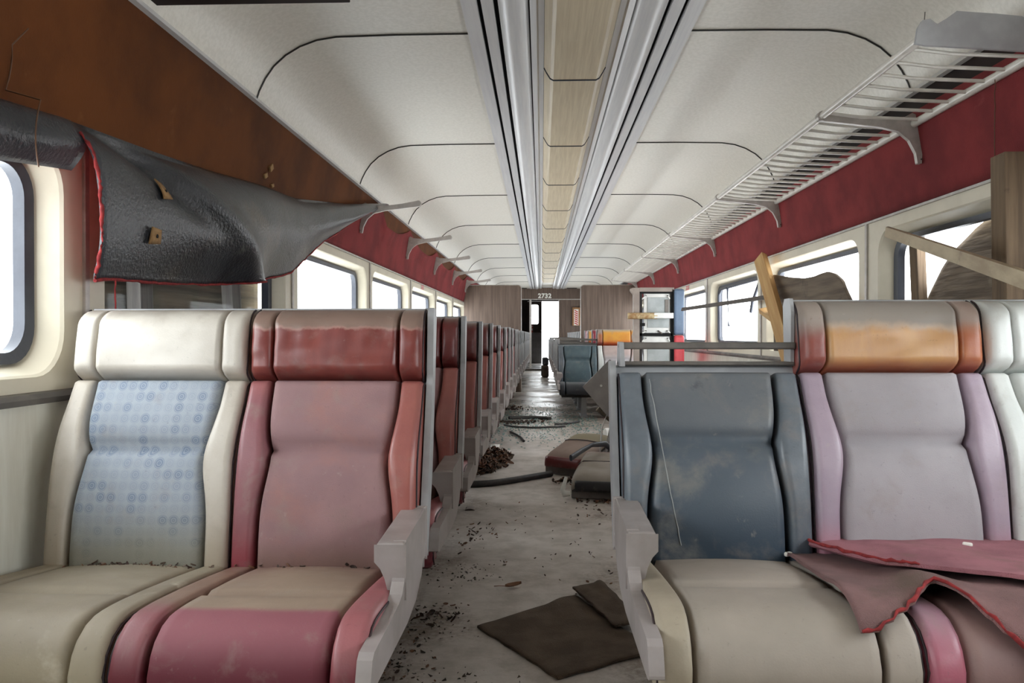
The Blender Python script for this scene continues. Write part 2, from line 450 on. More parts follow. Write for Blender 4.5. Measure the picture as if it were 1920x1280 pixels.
def text_mesh(name, body, size, mat, loc, rot, parent, depth=0.004, bold=0.0):
    cu = bpy.data.curves.new(name, 'FONT'); cu.body = body; cu.size = size; cu.align_x = 'CENTER'; cu.align_y = 'CENTER'
    cu.extrude = depth; cu.offset = bold; cu.space_character = 1.08
    t = bpy.data.objects.new(name, cu); COL.objects.link(t)
    me = bpy.data.meshes.new_from_object(t)
    bpy.data.objects.remove(t)
    me.materials.append(mat)
    o = bpy.data.objects.new(name, me); COL.objects.link(o); o.parent = parent; o.location = loc; o.rotation_euler = rot
    return o
m_white = M('white_paint', (236, 234, 226), rough=0.5)
text_mesh('car_number', '2732', 0.165, m_white, (-0.065, YE - 0.004, 1.942), (PI / 2, 0, 0), bpy.data.objects['wall_end'], 0.003, 0.007)
for x in (-0.66, 0.64):
    MB().box((x, 20.75, 2.132), (0.26, 0.12, 0.012)).build('trim_8', m_black, kind='structure')

# wood partitions part way down the car
for sg, nm in ((-1, 'left'), (1, 'right')):
    xin = 0.478; r = 0.05
    pl = [(xin, 0.0), (xin, 1.70 - r)] + [(xin + r - r * math.cos(a), 1.70 - r + r * math.sin(a)) for a in (0.4, 0.8, 1.2, 1.57)] + [(1.30, 1.70), (1.345, 1.66), (1.39, 1.437), (1.40, 0.0)]
    p = thing('wood_partition', 'brown wood-grain partition screen on the %s of the aisle, before the far rows' % nm, 'partition', (0, 12.7, 0), group='wood partition screens')
    MB().prism([(sg * x, z) for x, z in pl], 1, 0, 0.03).build('screen_panel', m_wood_wall, p)
    MB().tube([(sg * x, 0.015, z) for x, z in pl[:-2]], 0.012, 8).build('edge_trim', m_alu2, p)

# ------------------------------------------------------------------ upholstered seats
def resample(path, n):
    d = [0.0]
    for a, b in zip(path, path[1:]): d.append(d[-1] + math.hypot(b[0] - a[0], b[1] - a[1]))
    out = []
    for k in range(n + 1):
        t = d[-1] * k / n
        for i in range(len(d) - 1):
            if t <= d[i + 1] + 1e-9: break
        f = (t - d[i]) / max(1e-9, d[i + 1] - d[i])
        out.append((path[i][0] + (path[i + 1][0] - path[i][0]) * f, path[i][1] + (path[i + 1][1] - path[i][1]) * f))
    return out, d[-1]
def smooth_path(path, it=2):
    for _ in range(it):
        q = [path[0]]
        for a, b in zip(path, path[1:]):
            q += [(a[0] * .75 + b[0] * .25, a[1] * .75 + b[1] * .25), (a[0] * .25 + b[0] * .75, a[1] * .25 + b[1] * .75)]
        path = q + [path[-1]]
    return path
class Pad:
    """a stuffed panel: runs along path (y,z) from front/bottom to back/top, between the x limits u0(t), u1(t)"""
    def __init__(s, path, u0, u1, thick, er=(.02, .02, .03, .03), bump=None, nu=14, nv=26, back=0.012, it=2):
        s.P, s.L = resample(smooth_path(path, it), 60)
        s.u0 = u0 if callable(u0) else (lambda t, q=u0: q); s.u1 = u1 if callable(u1) else (lambda t, q=u1: q)
        s.th, s.er, s.bump, s.nu, s.nv, s.back = thick, er, bump, nu, nv, back
    def frame(s, t):
        x = t * 60; i = min(59, int(x)); f = x - i
        a, b = s.P[i], s.P[i + 1]
        lo, hi = s.P[max(0, i - 1)], s.P[min(60, i + 2)]
        ty, tz = hi[0] - lo[0], hi[1] - lo[1]; l = math.hypot(ty, tz) or 1
        return a[0] + (b[0] - a[0]) * f, a[1] + (b[1] - a[1]) * f, -tz / l, ty / l
    def pt(s, a, t, off=0.0):
        y, z, ny, nz = s.frame(t)
        x0, x1 = s.u0(t), s.u1(t); x = x0 + (x1 - x0) * a; w = x1 - x0
        def ed(d, r): return 1.0 if d >= r else math.sqrt(max(0.0, 1 - (1 - d / r) ** 2))
        o = s.th * ed(a * w, s.er[0]) * ed((1 - a) * w, s.er[1]) * ed(t * s.L, s.er[2]) * ed((1 - t) * s.L, s.er[3])
        if s.bump: o += s.bump(a, t, x) * min(1, o / s.th)
        return (x, y + ny * (o + off), z + nz * (o + off))
    def into(s, mb, mi=0):
        nu, nv = s.nu, s.nv
        def warp(k, n):
            q = k / n; return 0.55 * q + 0.45 * (0.5 - 0.5 * math.cos(PI * q))
        def warp2(k, n):
            q = k / n; return 0.5 - 0.5 * math.cos(PI * q) if n < 10 else 0.6 * q + 0.4 * (0.5 - 0.5 * math.cos(PI * q))
        A = [warp2(i, nu) for i in range(nu + 1)]; T = [warp(j, nv) for j in range(nv + 1)]
        N = nv + 1
        vs = [s.pt(a, t) for a in A for t in T]
        for a in A:
            for t in T:
                y, z, ny, nz = s.frame(t); x = s.u0(t) + (s.u1(t) - s.u0(t)) * a
                vs.append((x, y - ny * s.back, z - nz * s.back))
        o = len(A) * N; q = lambda i, j: i * N + j; base = len(mb.v); mb.v += vs
        def face(f, sm): mb.f.append([base + x for x in f]); mb.m.append(mi); mb.sm.append(sm)
        for i in range(nu):
            for j in range(nv):
                face((q(i, j), q(i + 1, j), q(i + 1, j + 1), q(i, j + 1)), True)
                face((o + q(i, j), o + q(i, j + 1), o + q(i + 1, j + 1), o + q(i + 1, j)), True)
            face((q(i, 0), o + q(i, 0), o + q(i + 1, 0), q(i + 1, 0)), False)
            face((q(i, nv), q(i + 1, nv), o + q(i + 1, nv), o + q(i, nv)), False)
        for j in range(nv):
            face((q(0, j), q(0, j + 1), o + q(0, j + 1), o + q(0, j)), False)
            face((q(nu, j), o + q(nu, j), o + q(nu, j + 1), q(nu, j + 1)), False)
        return mb
    def piping(s, mb, a, r=0.0026, lift=0.001, t0=0.01, t1=0.99, n=30, mi=0):
        return mb.tube([s.pt(a, t0 + (t1 - t0) * k / n, lift) for k in range(n + 1)], r, 6, mi)

SW = 0.457
PATH_BACK = [(-0.075, 0.315), (-0.068, 0.39), (-0.050, 0.51), (-0.012, 0.63), (0.034, 0.71), (0.060, 0.772)]
PATH_HEAD = [(0.056, 0.774), (0.075, 0.83), (0.085, 0.88), (0.090, 0.93), (0.092, 0.968)]
PATH_SEAT = [(-0.618, 0.270), (-0.634, 0.290), (-0.640, 0.315), (-0.615, 0.352), (-0.56, 0.358), (-0.40, 0.342), (-0.25, 0.324), (-0.08, 0.300)]
m_shell = M('grey_seat_metal', (172, 174, 176), (154, 154, 156), scale=6, rough=0.45, metal=0.1)
m_arm = M('grey_armrest_plastic', (158, 150, 148), (140, 132, 128), scale=7, rough=0.38, stains=(((104, 94, 86), 4, 0.58, 0.8, 0.45),))
m_pipe = M('dark_piping', (44, 34, 40), (58, 44, 46), scale=20, rough=0.5)
m_base = M('dark_seat_pan', (46, 40, 38), (34, 30, 28), scale=6, rough=0.8)

def vinyl(name, c1, c2, **k):
    d = dict(scale=7, rough=0.42, bump=0.05, bscale=260, lo=0.3, hi=0.7, rvar=0.08); d.update(k)
    q = lambda c: tuple(v * 0.91 for v in c)
    d['grads'] = [(a, b, e, q(c), f, g, h) for a, b, e, c, f, g, h in d.get('grads', ())]
    d['stains'] = [(q(c), a, b, e, f) for c, a, b, e, f in d.get('stains', ())] + [((146, 134, 124), 13, 0.52, 0.76, 0.34), (tuple(v * 0.6 for v in c1), 95, 0.62, 0.72, 0.30), ((176, 166, 156), 34, 0.64, 0.76, 0.28)]
    return M(name, q(c1), q(c2), **d)
DUST = (138, 124, 112)
V = {}
V['white_head'] = vinyl('white_vinyl', (218, 211, 200), (204, 196, 184), stains=(((150, 140, 128), 9, 0.62, 0.78, 0.45),), grads=((2, 0.945, 0.975, DUST, 0.5, 0.03, 14),))
V['red_head'] = vinyl('red_vinyl_dusty_top', (142, 70, 62), (122, 56, 52), rough=0.36, stretch=(3, 3, 0.6), stains=(((168, 120, 108), 16, 0.64, 0.8, 0.25),),
                      grads=((2, 0.912, 0.920, (186, 150, 138), 0.7, 0.045, 14), (2, 0.918, 0.926, (142, 118, 106), 0.92, 0.045, 14)))
V['red_head2'] = vinyl('red_vinyl', (128, 56, 54), (108, 46, 46), rough=0.34, grads=((2, 0.93, 0.975, (112, 84, 76), 0.75, 0.03, 9),))
V['pink_back'] = vinyl('faded_rose_fabric', (170, 132, 132), (154, 120, 122), rough=0.75, bump=0.2, bscale=500, scale=5,
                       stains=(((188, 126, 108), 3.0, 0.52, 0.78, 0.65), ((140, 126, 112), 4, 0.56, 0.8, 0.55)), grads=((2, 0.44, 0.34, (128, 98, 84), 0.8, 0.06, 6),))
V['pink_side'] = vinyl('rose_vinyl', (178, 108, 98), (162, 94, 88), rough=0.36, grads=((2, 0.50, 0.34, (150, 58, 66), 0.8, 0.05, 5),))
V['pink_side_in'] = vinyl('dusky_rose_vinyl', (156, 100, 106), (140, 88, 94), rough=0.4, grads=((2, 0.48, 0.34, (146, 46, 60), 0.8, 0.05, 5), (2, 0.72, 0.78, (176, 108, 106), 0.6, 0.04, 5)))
V['print_back'] = vinyl('blue_ring_print_fabric', (176, 184, 194), (162, 170, 180), scale=4, rough=0.8, rvar=0, bump=0.15, bscale=500, rings=(0.0262, (108, 124, 146), 0.95),
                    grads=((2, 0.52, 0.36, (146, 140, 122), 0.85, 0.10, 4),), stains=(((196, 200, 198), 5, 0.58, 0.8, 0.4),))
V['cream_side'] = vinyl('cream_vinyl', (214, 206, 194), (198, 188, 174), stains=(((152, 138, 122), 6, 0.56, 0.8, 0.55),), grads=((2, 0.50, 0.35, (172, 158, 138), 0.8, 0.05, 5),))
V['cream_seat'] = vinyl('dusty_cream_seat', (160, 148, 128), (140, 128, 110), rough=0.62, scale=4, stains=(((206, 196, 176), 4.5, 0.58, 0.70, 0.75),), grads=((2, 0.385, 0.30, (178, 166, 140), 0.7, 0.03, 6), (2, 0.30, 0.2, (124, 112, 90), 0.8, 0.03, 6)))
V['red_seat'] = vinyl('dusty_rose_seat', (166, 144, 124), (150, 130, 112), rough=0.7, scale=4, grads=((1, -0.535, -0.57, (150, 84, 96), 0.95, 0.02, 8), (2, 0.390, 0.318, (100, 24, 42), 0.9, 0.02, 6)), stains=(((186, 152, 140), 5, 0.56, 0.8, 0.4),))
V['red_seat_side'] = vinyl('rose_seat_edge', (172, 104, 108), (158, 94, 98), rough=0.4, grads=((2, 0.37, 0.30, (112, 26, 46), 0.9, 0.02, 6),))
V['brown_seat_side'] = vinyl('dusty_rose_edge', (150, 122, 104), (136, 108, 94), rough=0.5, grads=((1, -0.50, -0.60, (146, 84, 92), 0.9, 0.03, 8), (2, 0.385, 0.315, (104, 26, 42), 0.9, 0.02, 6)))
V['blue_back'] = vinyl('slate_blue_vinyl', (116, 120, 124), (104, 110, 116), rough=0.42, scale=4,
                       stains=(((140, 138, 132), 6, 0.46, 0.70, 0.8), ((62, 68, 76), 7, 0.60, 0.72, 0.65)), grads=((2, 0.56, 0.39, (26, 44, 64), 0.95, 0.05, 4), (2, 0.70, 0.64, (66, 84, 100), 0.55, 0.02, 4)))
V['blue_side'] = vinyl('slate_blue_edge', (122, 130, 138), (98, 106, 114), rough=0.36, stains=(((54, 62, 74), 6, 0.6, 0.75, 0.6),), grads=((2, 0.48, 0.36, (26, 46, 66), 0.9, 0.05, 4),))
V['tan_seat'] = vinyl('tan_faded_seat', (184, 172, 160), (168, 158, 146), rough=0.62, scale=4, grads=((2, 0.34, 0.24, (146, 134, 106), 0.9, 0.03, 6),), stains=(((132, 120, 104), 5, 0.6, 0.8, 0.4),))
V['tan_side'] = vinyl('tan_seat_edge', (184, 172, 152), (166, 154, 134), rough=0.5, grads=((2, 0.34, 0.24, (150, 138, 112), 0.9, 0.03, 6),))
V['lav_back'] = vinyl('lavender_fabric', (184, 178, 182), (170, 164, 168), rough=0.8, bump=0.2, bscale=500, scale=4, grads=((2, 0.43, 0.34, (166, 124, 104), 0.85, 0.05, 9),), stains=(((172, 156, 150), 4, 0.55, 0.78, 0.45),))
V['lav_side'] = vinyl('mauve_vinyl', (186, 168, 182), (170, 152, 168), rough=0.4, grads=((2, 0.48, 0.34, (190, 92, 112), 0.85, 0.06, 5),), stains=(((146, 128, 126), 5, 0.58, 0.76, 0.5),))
V['orange_head'] = vinyl('orange_vinyl_dusty_top', (214, 164, 106), (200, 150, 104), rough=0.42, scale=5, stretch=(3, 3, 0.5), stains=(((222, 176, 132), 8, 0.56, 0.8, 0.5),),
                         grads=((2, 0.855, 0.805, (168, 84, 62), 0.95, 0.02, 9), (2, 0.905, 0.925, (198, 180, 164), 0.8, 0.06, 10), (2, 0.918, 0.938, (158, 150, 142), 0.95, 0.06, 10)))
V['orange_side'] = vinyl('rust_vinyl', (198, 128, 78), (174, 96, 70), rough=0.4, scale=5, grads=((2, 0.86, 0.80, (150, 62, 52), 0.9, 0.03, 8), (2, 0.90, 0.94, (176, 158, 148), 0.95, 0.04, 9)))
V['orange_side_in'] = vinyl('maroon_faded_vinyl', (160, 92, 80), (138, 66, 62), rough=0.4, scale=6, grads=((2, 0.88, 0.94, (172, 160, 150), 0.95, 0.04, 9),))
V['white_side'] = vinyl('white_edge_vinyl', (230, 232, 228), (218, 222, 218), rough=0.4)
V['mauve_seat'] = vinyl('mauve_seat', (160, 130, 124), (148, 116, 114), rough=0.6, grads=((2, 0.33, 0.27, (184, 150, 126), 0.8, 0.02, 8),))
V['bright_orange'] = vinyl('bright_orange_vinyl', (236, 170, 70), (226, 150, 64), rough=0.4, grads=((2, 0.86, 0.80, (206, 84, 40), 0.95, 0.02, 8), (2, 0.93, 0.965, (214, 190, 150), 0.9, 0.03, 9)))
V['pale_pink'] = vinyl('pale_pink_fabric', (206, 186, 180), (190, 168, 162), rough=0.7, grads=((2, 0.70, 0.62, (210, 208, 212), 0.8, 0.02, 5),))
V['teal_back'] = vinyl('teal_grey_vinyl', (92, 112, 120), (76, 96, 104), rough=0.4, stains=(((120, 132, 134), 4, 0.5, 0.75, 0.6),))
V['navy_seat'] = vinyl('dark_navy_seat', (44, 48, 56), (34, 38, 46), rough=0.42, grads=((2, 0.36, 0.40, (110, 112, 116), 0.7, 0.02, 5),))
V['grey_all'] = vinyl('pale_grey_vinyl', (186, 190, 198), (168, 172, 180), rough=0.4)
V['grey_light'] = vinyl('light_grey_vinyl', (190, 190, 192), (172, 172, 176), rough=0.4)
V['crimson'] = vinyl('crimson_vinyl', (162, 58, 72), (136, 44, 58), rough=0.4)
V['pinkwhite'] = vinyl('pink_white_vinyl', (226, 200, 204), (206, 120, 136), rough=0.4, scale=9)
def bulge_back(k=1.0):
    def f(a, t, x):
        v = -0.020 * math.exp(-((t - 0.615) / 0.022) ** 2) - 0.008 * math.exp(-((t - 0.615) / 0.08) ** 2)
        v += 0.010 * math.sin(PI * min(1, t / 0.6)) * math.sin(PI * a) if t < 0.6 else 0.008 * math.sin(PI * min(1, (t - 0.6) / 0.4)) * math.sin(PI * a)
        return k * v
    return f
def wrinkle(seed, amp):
    def f(a, t, x):
        return amp * (ns(x * 9, t * 3, seed) + 0.5 * ns(x * 34, t * 2.2, seed + 5) * math.exp(-((t - 0.62) / 0.25) ** 2))
    return f

def add_seat_place(root, i, sg, sp, dz=0.0, fine=True, hd=True):
    """one sitting place of a bench; local x runs from the aisle edge into the bench"""
    nu, nv = (16, 34) if fine else (8, 16)
    lo, hi = sorted((sg * (i * SW + 0.0015), sg * ((i + 1) * SW - 0.0015)))
    if i == 0:
        if sg > 0: lo += 0.006
        else: hi -= 0.006
    bl = lambda t: 0.058 + 0.016 * math.exp(-((t - 0.55) / 0.16) ** 2)
    def sh(path): return [(y, z + dz) for y, z in path]
    B = sh(PATH_BACK)
    out_r, out_l = 0.05, 0.05
    l_mat, r_mat = sp['side_l'], sp['side_r']
    c = Pad(B, lambda t: lo + bl(t), lambda t: hi - bl(t), 0.066, (.004, .004, .02, .02), bulge_back(), nu, nv)
    bo = c.into(MB()).build('backrest', V[sp['back']], root, label=sp.get('back_label'))
    for nm, u0, u1, er, mt in (('l', lo, lambda t: lo + bl(t), (.012, .004, .025, .02), l_mat), ('r', lambda t: hi - bl(t), hi, (.004, .012, .025, .02), r_mat)):
        p = Pad(B, u0, u1, 0.069, er, lambda a, t, x: 0.010 * math.exp(-((t - 0.6) / 0.2) ** 2) - 0.004 * math.exp(-((t - 0.97) / 0.05) ** 2), 8, nv)
        b2 = p.into(MB()).build('backrest_bolster', V[mt], root)
        if fine: p.piping(MB(), 0.05 if nm == 'l' else 0.95).build('piping', m_pipe, b2)
    S = sh(PATH_SEAT); bs = lambda t: 0.062
    def seatf(a, t, x): return -0.010 * math.exp(-((t - 0.42) / 0.012) ** 2) + 0.012 * math.sin(PI * a) * math.sin(PI * max(0, min(1, (t - 0.42) / 0.58)))
    p = Pad(S, lambda t: lo + bs(t), lambda t: hi - bs(t), 0.040, (.004, .004, .015, .02), seatf, nu, nv)
    so = p.into(MB()).build('seat_cushion', V[sp['seat']], root, label=sp.get('seat_label'))
    for nm, u0, u1, er, mt in (('l', lo, lo + 0.062, (.012, .004, .015, .02), sp['seat_l']), ('r', hi - 0.062, hi, (.004, .012, .015, .02), sp['seat_r'])):
        p = Pad(S, u0, u1, 0.043, er, None, 8, nv)
        b2 = p.into(MB()).build('seat_bolster', V[mt], root)
        if fine: p.piping(MB(), 0.05 if nm == 'l' else 0.95).build('piping', m_pipe, b2)
    if sp.get('head'):
        H = sh(PATH_HEAD); mb = MB(); hb = 0.062
        wr = wrinkle(i * 3.1 + dz * 50, sp.get('wr', 0.003))
        prof = lambda a, t, x: 0.012 * math.sin(PI * t) + wr(a, t, x)
        pl = Pad(H, lo + 0.002, lo + hb, 0.082, (.014, .003, .022, .05), prof, 8, nv // 2, 0.01)
        pc = Pad(H, lo + hb, hi - hb, 0.082, (.003, .003, .022, .05), prof, nu + 8, nv // 2 + 4, 0.01)
        pr = Pad(H, hi - hb, hi - 0.002, 0.082, (.003, .014, .022, .05), prof, 8, nv // 2, 0.01)
        pl.into(mb, 1); pc.into(mb, 0); pr.into(mb, 2)
        ho = mb.build('headrest', [V[sp['head']], V[sp['head_l']], V[sp['head_r']]], root, label=sp.get('head_label'))
        if fine:
            pl.piping(MB(), 0.05, 0.0026).build('piping', m_pipe, ho); pr.piping(MB(), 0.95, 0.0026).build('piping', m_pipe, ho)

def add_bench_frame(root, n, sg, dz, heads, fine=True):
    x1 = sg * n * SW
    def pr(poly, a, b, name, mat, bev=0.004, par=None):
        return MB().prism([(y, z + dz) for y, z in poly], 0, min(a, b), max(a, b)).build(name, mat, par or root, bevel=bev)
    # metal back shell and aisle side plate
    zt = 0.962
    sh = [(-0.055, 0.33), (-0.045, 0.33), (0.0, 0.54), (0.055, 0.70), (0.085, 0.79), (0.085, 0.80), (0.068, 0.80), (0.06, 0.795), (0.028, 0.715), (-0.035, 0.53)]
    pr(sh, sg * 0.0, x1, 'back_shell', m_shell)
    for i in range(n):
        if heads[i]:
            a, b = sg * (i * SW), sg * ((i + 1) * SW)
            pr([(0.090, 0.80), (0.112, 0.80), (0.122, 0.955), (0.112, 0.972), (0.10, 0.972)], a, b, 'headrest_shell', m_shell)
    ht = 0.970 if heads[0] else 0.812
    plate = [(-0.060, 0.36), (-0.03, 0.44), (0.02, 0.56), (0.075, 0.79)] + ([(0.104, 0.955), (0.092, ht), (0.055, ht + 0.002), (0.044, 0.955), (0.030, 0.80)] if heads[0] else [(0.070, ht), (0.036, ht + 0.002), (0.026, 0.79)]) + [(0.0, 0.71), (-0.055, 0.55), (-0.105, 0.40)]
    pr(plate, -sg * 0.012, sg * 0.004, 'side_plate', m_shell, 0.003)
    i = 0
    while i < n:
        if not heads[i]:                       # bare grab bar where a headrest is missing
            a, b = sg * (i * SW + 0.012), sg * ((i + 1) * SW + 0.004)
            MB().box(((a + b) / 2, 0.045, 0.852 + dz), (abs(b - a), 0.028, 0.018)).box(((a + b) / 2, 0.065, 0.806 + dz), (abs(b - a), 0.05, 0.010)).build('grab_bar', m_rail, root, bevel=0.004)
            pr([(-0.005, 0.80), (0.09, 0.80), (0.075, 0.862), (0.03, 0.862)], a, a + sg * 0.012, 'bar_bracket', m_shell, 0.003)
            if i + 1 < n and heads[i + 1]:
                pr([(0.045, 0.80), (0.10, 0.80), (0.112, 0.955), (0.10, 0.974), (0.055, 0.974), (0.042, 0.94)], b - sg * 0.010, b - sg * 0.001, 'headrest_end_plate', m_shell, 0.003)
        i += 1
    # aisle armrest panel: L-shaped casting with a padded-looking cap
    px = -sg * 0.012
    upr = [(-0.70, 0.312), (-0.36, 0.304), (-0.25, 0.315), (-0.17, 0.345), (-0.115, 0.40), (-0.085, 0.47), (-0.08, 0.487), (-0.375, 0.480), (-0.392, 0.470), (-0.392, 0.43),
           (-0.400, 0.402), (-0.425, 0.384), (-0.46, 0.377), (-0.69, 0.374), (-0.705, 0.366), (-0.725, 0.318)]
    arm = pr(upr, px, px + sg * 0.026, 'armrest_panel', m_arm, 0.007)
    cap = MB()
    cx0, cx1 = px + sg * 0.001, px + sg * 0.058
    loops = []
    for y, zb in ((-0.398, 0.442), (-0.392, 0.436), (-0.30, 0.436), (-0.10, 0.445)):
        zt2 = 0.478 + 0.010 * (y + 0.39) / 0.3 - (0.006 if y < -0.395 else 0) + dz
        lo_ = 0.368
        loops.append([(cx0, y, lo_ + dz), (cx0, y, zt2), (cx1, y, zt2), (cx1, y, zb + dz), (px + sg * 0.047, y, zb - 0.012 + dz), (px + sg * 0.037, y, zb - 0.034 + dz), (px + sg * 0.031, y, zb - 0.058 + dz), (px + sg * 0.0285, y, lo_ + dz)])
    vs = [p for l in loops for p in l]; k = 8
    fs = [(i * k + j, i * k + (j + 1) % k, (i + 1) * k + (j + 1) % k, (i + 1) * k + j) for i in range(3) for j in range(k)] + [tuple(range(k)), tuple(range(4 * k - 1, 3 * k - 1, -1))]
    if sg < 0: fs = [f[::-1] for f in fs]
    cap.add(vs, fs); cap.build('armrest', m_arm, root, bevel=0.007)
    # seat pan, pedestal
    MB().box((x1 / 2, -0.35, 0.262 + dz), (abs(x1) - 0.06, 0.46, 0.07)).build('seat_pan', m_base, root, bevel=0.01)
    pd = sg * 0.285 if sg > 0 else sg * 0.45
    MB().box((pd, -0.42, 0.115 + dz / 2), (0.055, 0.035, 0.23 + dz)).box((pd, -0.26, 0.115 + dz / 2), (0.055, 0.035, 0.23 + dz)).box((pd, -0.34, 0.012), (0.08, 0.26, 0.024)).build('leg', m_shell, root, bevel=0.004)
    MB().box((x1 - sg * 0.03, -0.30, 0.20 + dz), (0.07, 0.30, 0.05)).build('wall_bracket', m_base, root)

def bench(name, label, n, sg, loc, specs, dz=0.0, group=None, fine=True):
    root = thing(name, label, 'train seat', loc, group=group)
    for i in range(n): add_seat_place(root, i, sg, specs[i], dz, fine)
    add_bench_frame(root, n, sg, dz, [bool(s.get('head')) for s in specs], fine)
    return root

RED = dict(back='pink_back', side_l='pink_side_in', side_r='pink_side', seat='red_seat', seat_l='brown_seat_side', seat_r='red_seat_side', head='red_head', head_l='red_head', head_r='red_head', wr=0.009,
           back_label='faded rose backrest on the aisle side', head_label='red headrest with a dusty tide mark along its top', seat_label='rose seat cushion greyed by dust')
WHT = dict(back='print_back', side_l='cream_side', side_r='cream_side', seat='cream_seat', seat_l='cream_seat', seat_r='cream_seat', head='white_head', head_l='white_head', head_r='white_head',
           back_label='backrest with a blue ring print between cream edges', head_label='white headrest on the window side', seat_label='dusty cream seat cushion')
Y0 = 2.0; PITCH = 0.855
XL, XR = -0.442, 0.034
GL, GR = 'two-seat benches along the left wall', 'three-seat benches along the right wall'
bench('train_bench', 'nearest left bench, white headrest by the window and red headrest by the aisle', 2, -1, (XL, Y0, 0), [RED, WHT], 0.0, GL)

RED2 = dict(RED, head='red_head2', head_l='red_head2', head_r='red_head2', wr=0.004, back_label=None, head_label=None, seat_label=None)
GRY = dict(back='grey_all', side_l='grey_light', side_r='grey_light', seat='grey_all', seat_l='grey_all', seat_r='grey_all', head='grey_all', head_l='grey_light', head_r='grey_light')
ORD = ['first', 'second', 'third', 'fourth', 'fifth', 'sixth', 'seventh', 'eighth', 'ninth', 'tenth', 'eleventh', 'twelfth', 'thirteenth', 'fourteenth', 'fifteenth', 'sixteenth', 'seventeenth', 'eighteenth', 'nineteenth', 'twentieth', 'twenty-first', 'twenty-second']
proto = bench('train_bench', 'red two-seat bench right behind the nearest left bench', 2, -1, (XL, Y0 + PITCH, 0), [RED2, dict(WHT, back_label=None, head_label=None, seat_label=None)], 0.0, GL, True)
tree = child_map()
for k in range(2, 11):
    c = copy_tree(proto, None, tree); c.location = (XL + random.uniform(-.006, .006), Y0 + PITCH * k, random.uniform(-.006, .006)); c.rotation_euler = (0, 0, random.uniform(-.008, .008))
    c['label'] = 'red-backed bench on the left, %s row from the front' % ORD[k]
protog = bench('train_bench', 'pale grey bench on the left, first one behind the red ones', 2, -1, (XL, Y0 + PITCH * 11, 0), [GRY, GRY], 0.0, GL, False)
tree = child_map()
for k in range(12, 20):
    c = copy_tree(protog, None, tree); c.location = (XL, Y0 + PITCH * k + (0.42 if k > 12 else 0), 0)
    c['label'] = 'pale grey bench on the left, %s behind the red ones' % ORD[k - 11]

BLU = dict(back='blue_back', side_l='blue_side', side_r='blue_side', seat='tan_seat', seat_l='tan_side', seat_r='tan_seat', back_label='slate blue backrest with no headrest above it', seat_label='faded tan seat cushion')
LAV = dict(back='lav_back', side_l='lav_side', side_r='lav_side', seat='mauve_seat', seat_l='lav_side', seat_r='lav_side', head='orange_head', head_l='orange_side_in', head_r='orange_side', wr=0.006,
           back_label='lavender grey backrest under the orange headrest', head_label='orange headrest with a dusty grey top')
WHR = dict(back='white_side', side_l='white_side', side_r='white_side', seat='tan_seat', seat_l='tan_side', seat_r='tan_seat', head='white_side', head_l='white_side', head_r='white_side', back_label='white backrest by the window', head_label='white headrest by the window')
DZR = 0.022
bench('train_bench', 'nearest right bench, slate blue aisle seat beside an orange headrest', 3, 1, (XR, 2.02, 0), [BLU, LAV, WHR], DZR, GR)

TEAL = dict(back='teal_back', side_l='blue_side', side_r='teal_back', seat='navy_seat', seat_l='navy_seat', seat_r='navy_seat', back_label='teal grey backrest with no headrest')
PAL = dict(back='pale_pink', side_l='white_side', side_r='pale_pink', seat='navy_seat', seat_l='navy_seat', seat_r='navy_seat', head='bright_orange', head_l='orange_side', head_r='bright_orange')
YF = 9.25
m_wpan0 = M('pale_scratch', (150, 152, 150), rough=0.6)
BLUE_PAD = Pad([(y, z + DZR) for y, z in PATH_BACK], 0.006, SW, 0.070, (.01, .01, .02, .02))
nb = [o for o in bpy.data.objects if o.name.startswith('backrest') and o.data and o.data.materials[0] == V['blue_back']][0]
MB().tube([BLUE_PAD.pt(0.17 + 0.13 * (k / 20) ** 1.3 + 0.006 * ns(k * .7, 1), 0.93 - 0.80 * k / 20, 0.0022) for k in range(21)], 0.0012, 6).build('scratch', m_wpan0, nb, label='long pale scratch')
fproto = bench('train_bench', 'teal bench far down on the right with a bright orange headrest', 3, 1, (XR, YF, 0), [TEAL, PAL, dict(GRY)], 0.0, GR, True)
tree = child_map()
swap = {1: 'crimson', 2: 'bright_orange', 3: 'pinkwhite'}
for k in range(1, 4):
    c = copy_tree(fproto, None, tree); c.location = (XR, YF + PITCH * k, 0)
    c['label'] = 'teal bench with a %s headrest, %s behind the bright orange one' % ({1: 'crimson', 2: 'rust orange', 3: 'pink and white'}[k], ['', 'directly', 'two rows', 'three rows'][k])
    for h in kids(c):
        if h.name.startswith('headrest') and 'shell' not in h.name and 'plate' not in h.name and len(h.material_slots) == 3 and h.data.materials[0] == V['bright_orange']:
            for s_ in h.material_slots:
                s_.link = 'OBJECT'; s_.material = V[swap[k]]
GRB = dict(GRY); GRB.pop('head')
gproto = bench('train_bench', 'grey bench on the right, first one past the partition screen', 3, 1, (XR, YF + PITCH * 4 + 0.84, 0), [GRB, GRY, GRY], 0.0, GR, False)
tree = child_map()
for k in range(5, 12):
    c = copy_tree(gproto, None, tree); c.location = (XR, YF + PITCH * k + 0.84, 0)
    c['label'] = 'grey bench on the right, %s one past the partition screen' % ORD[k - 4]

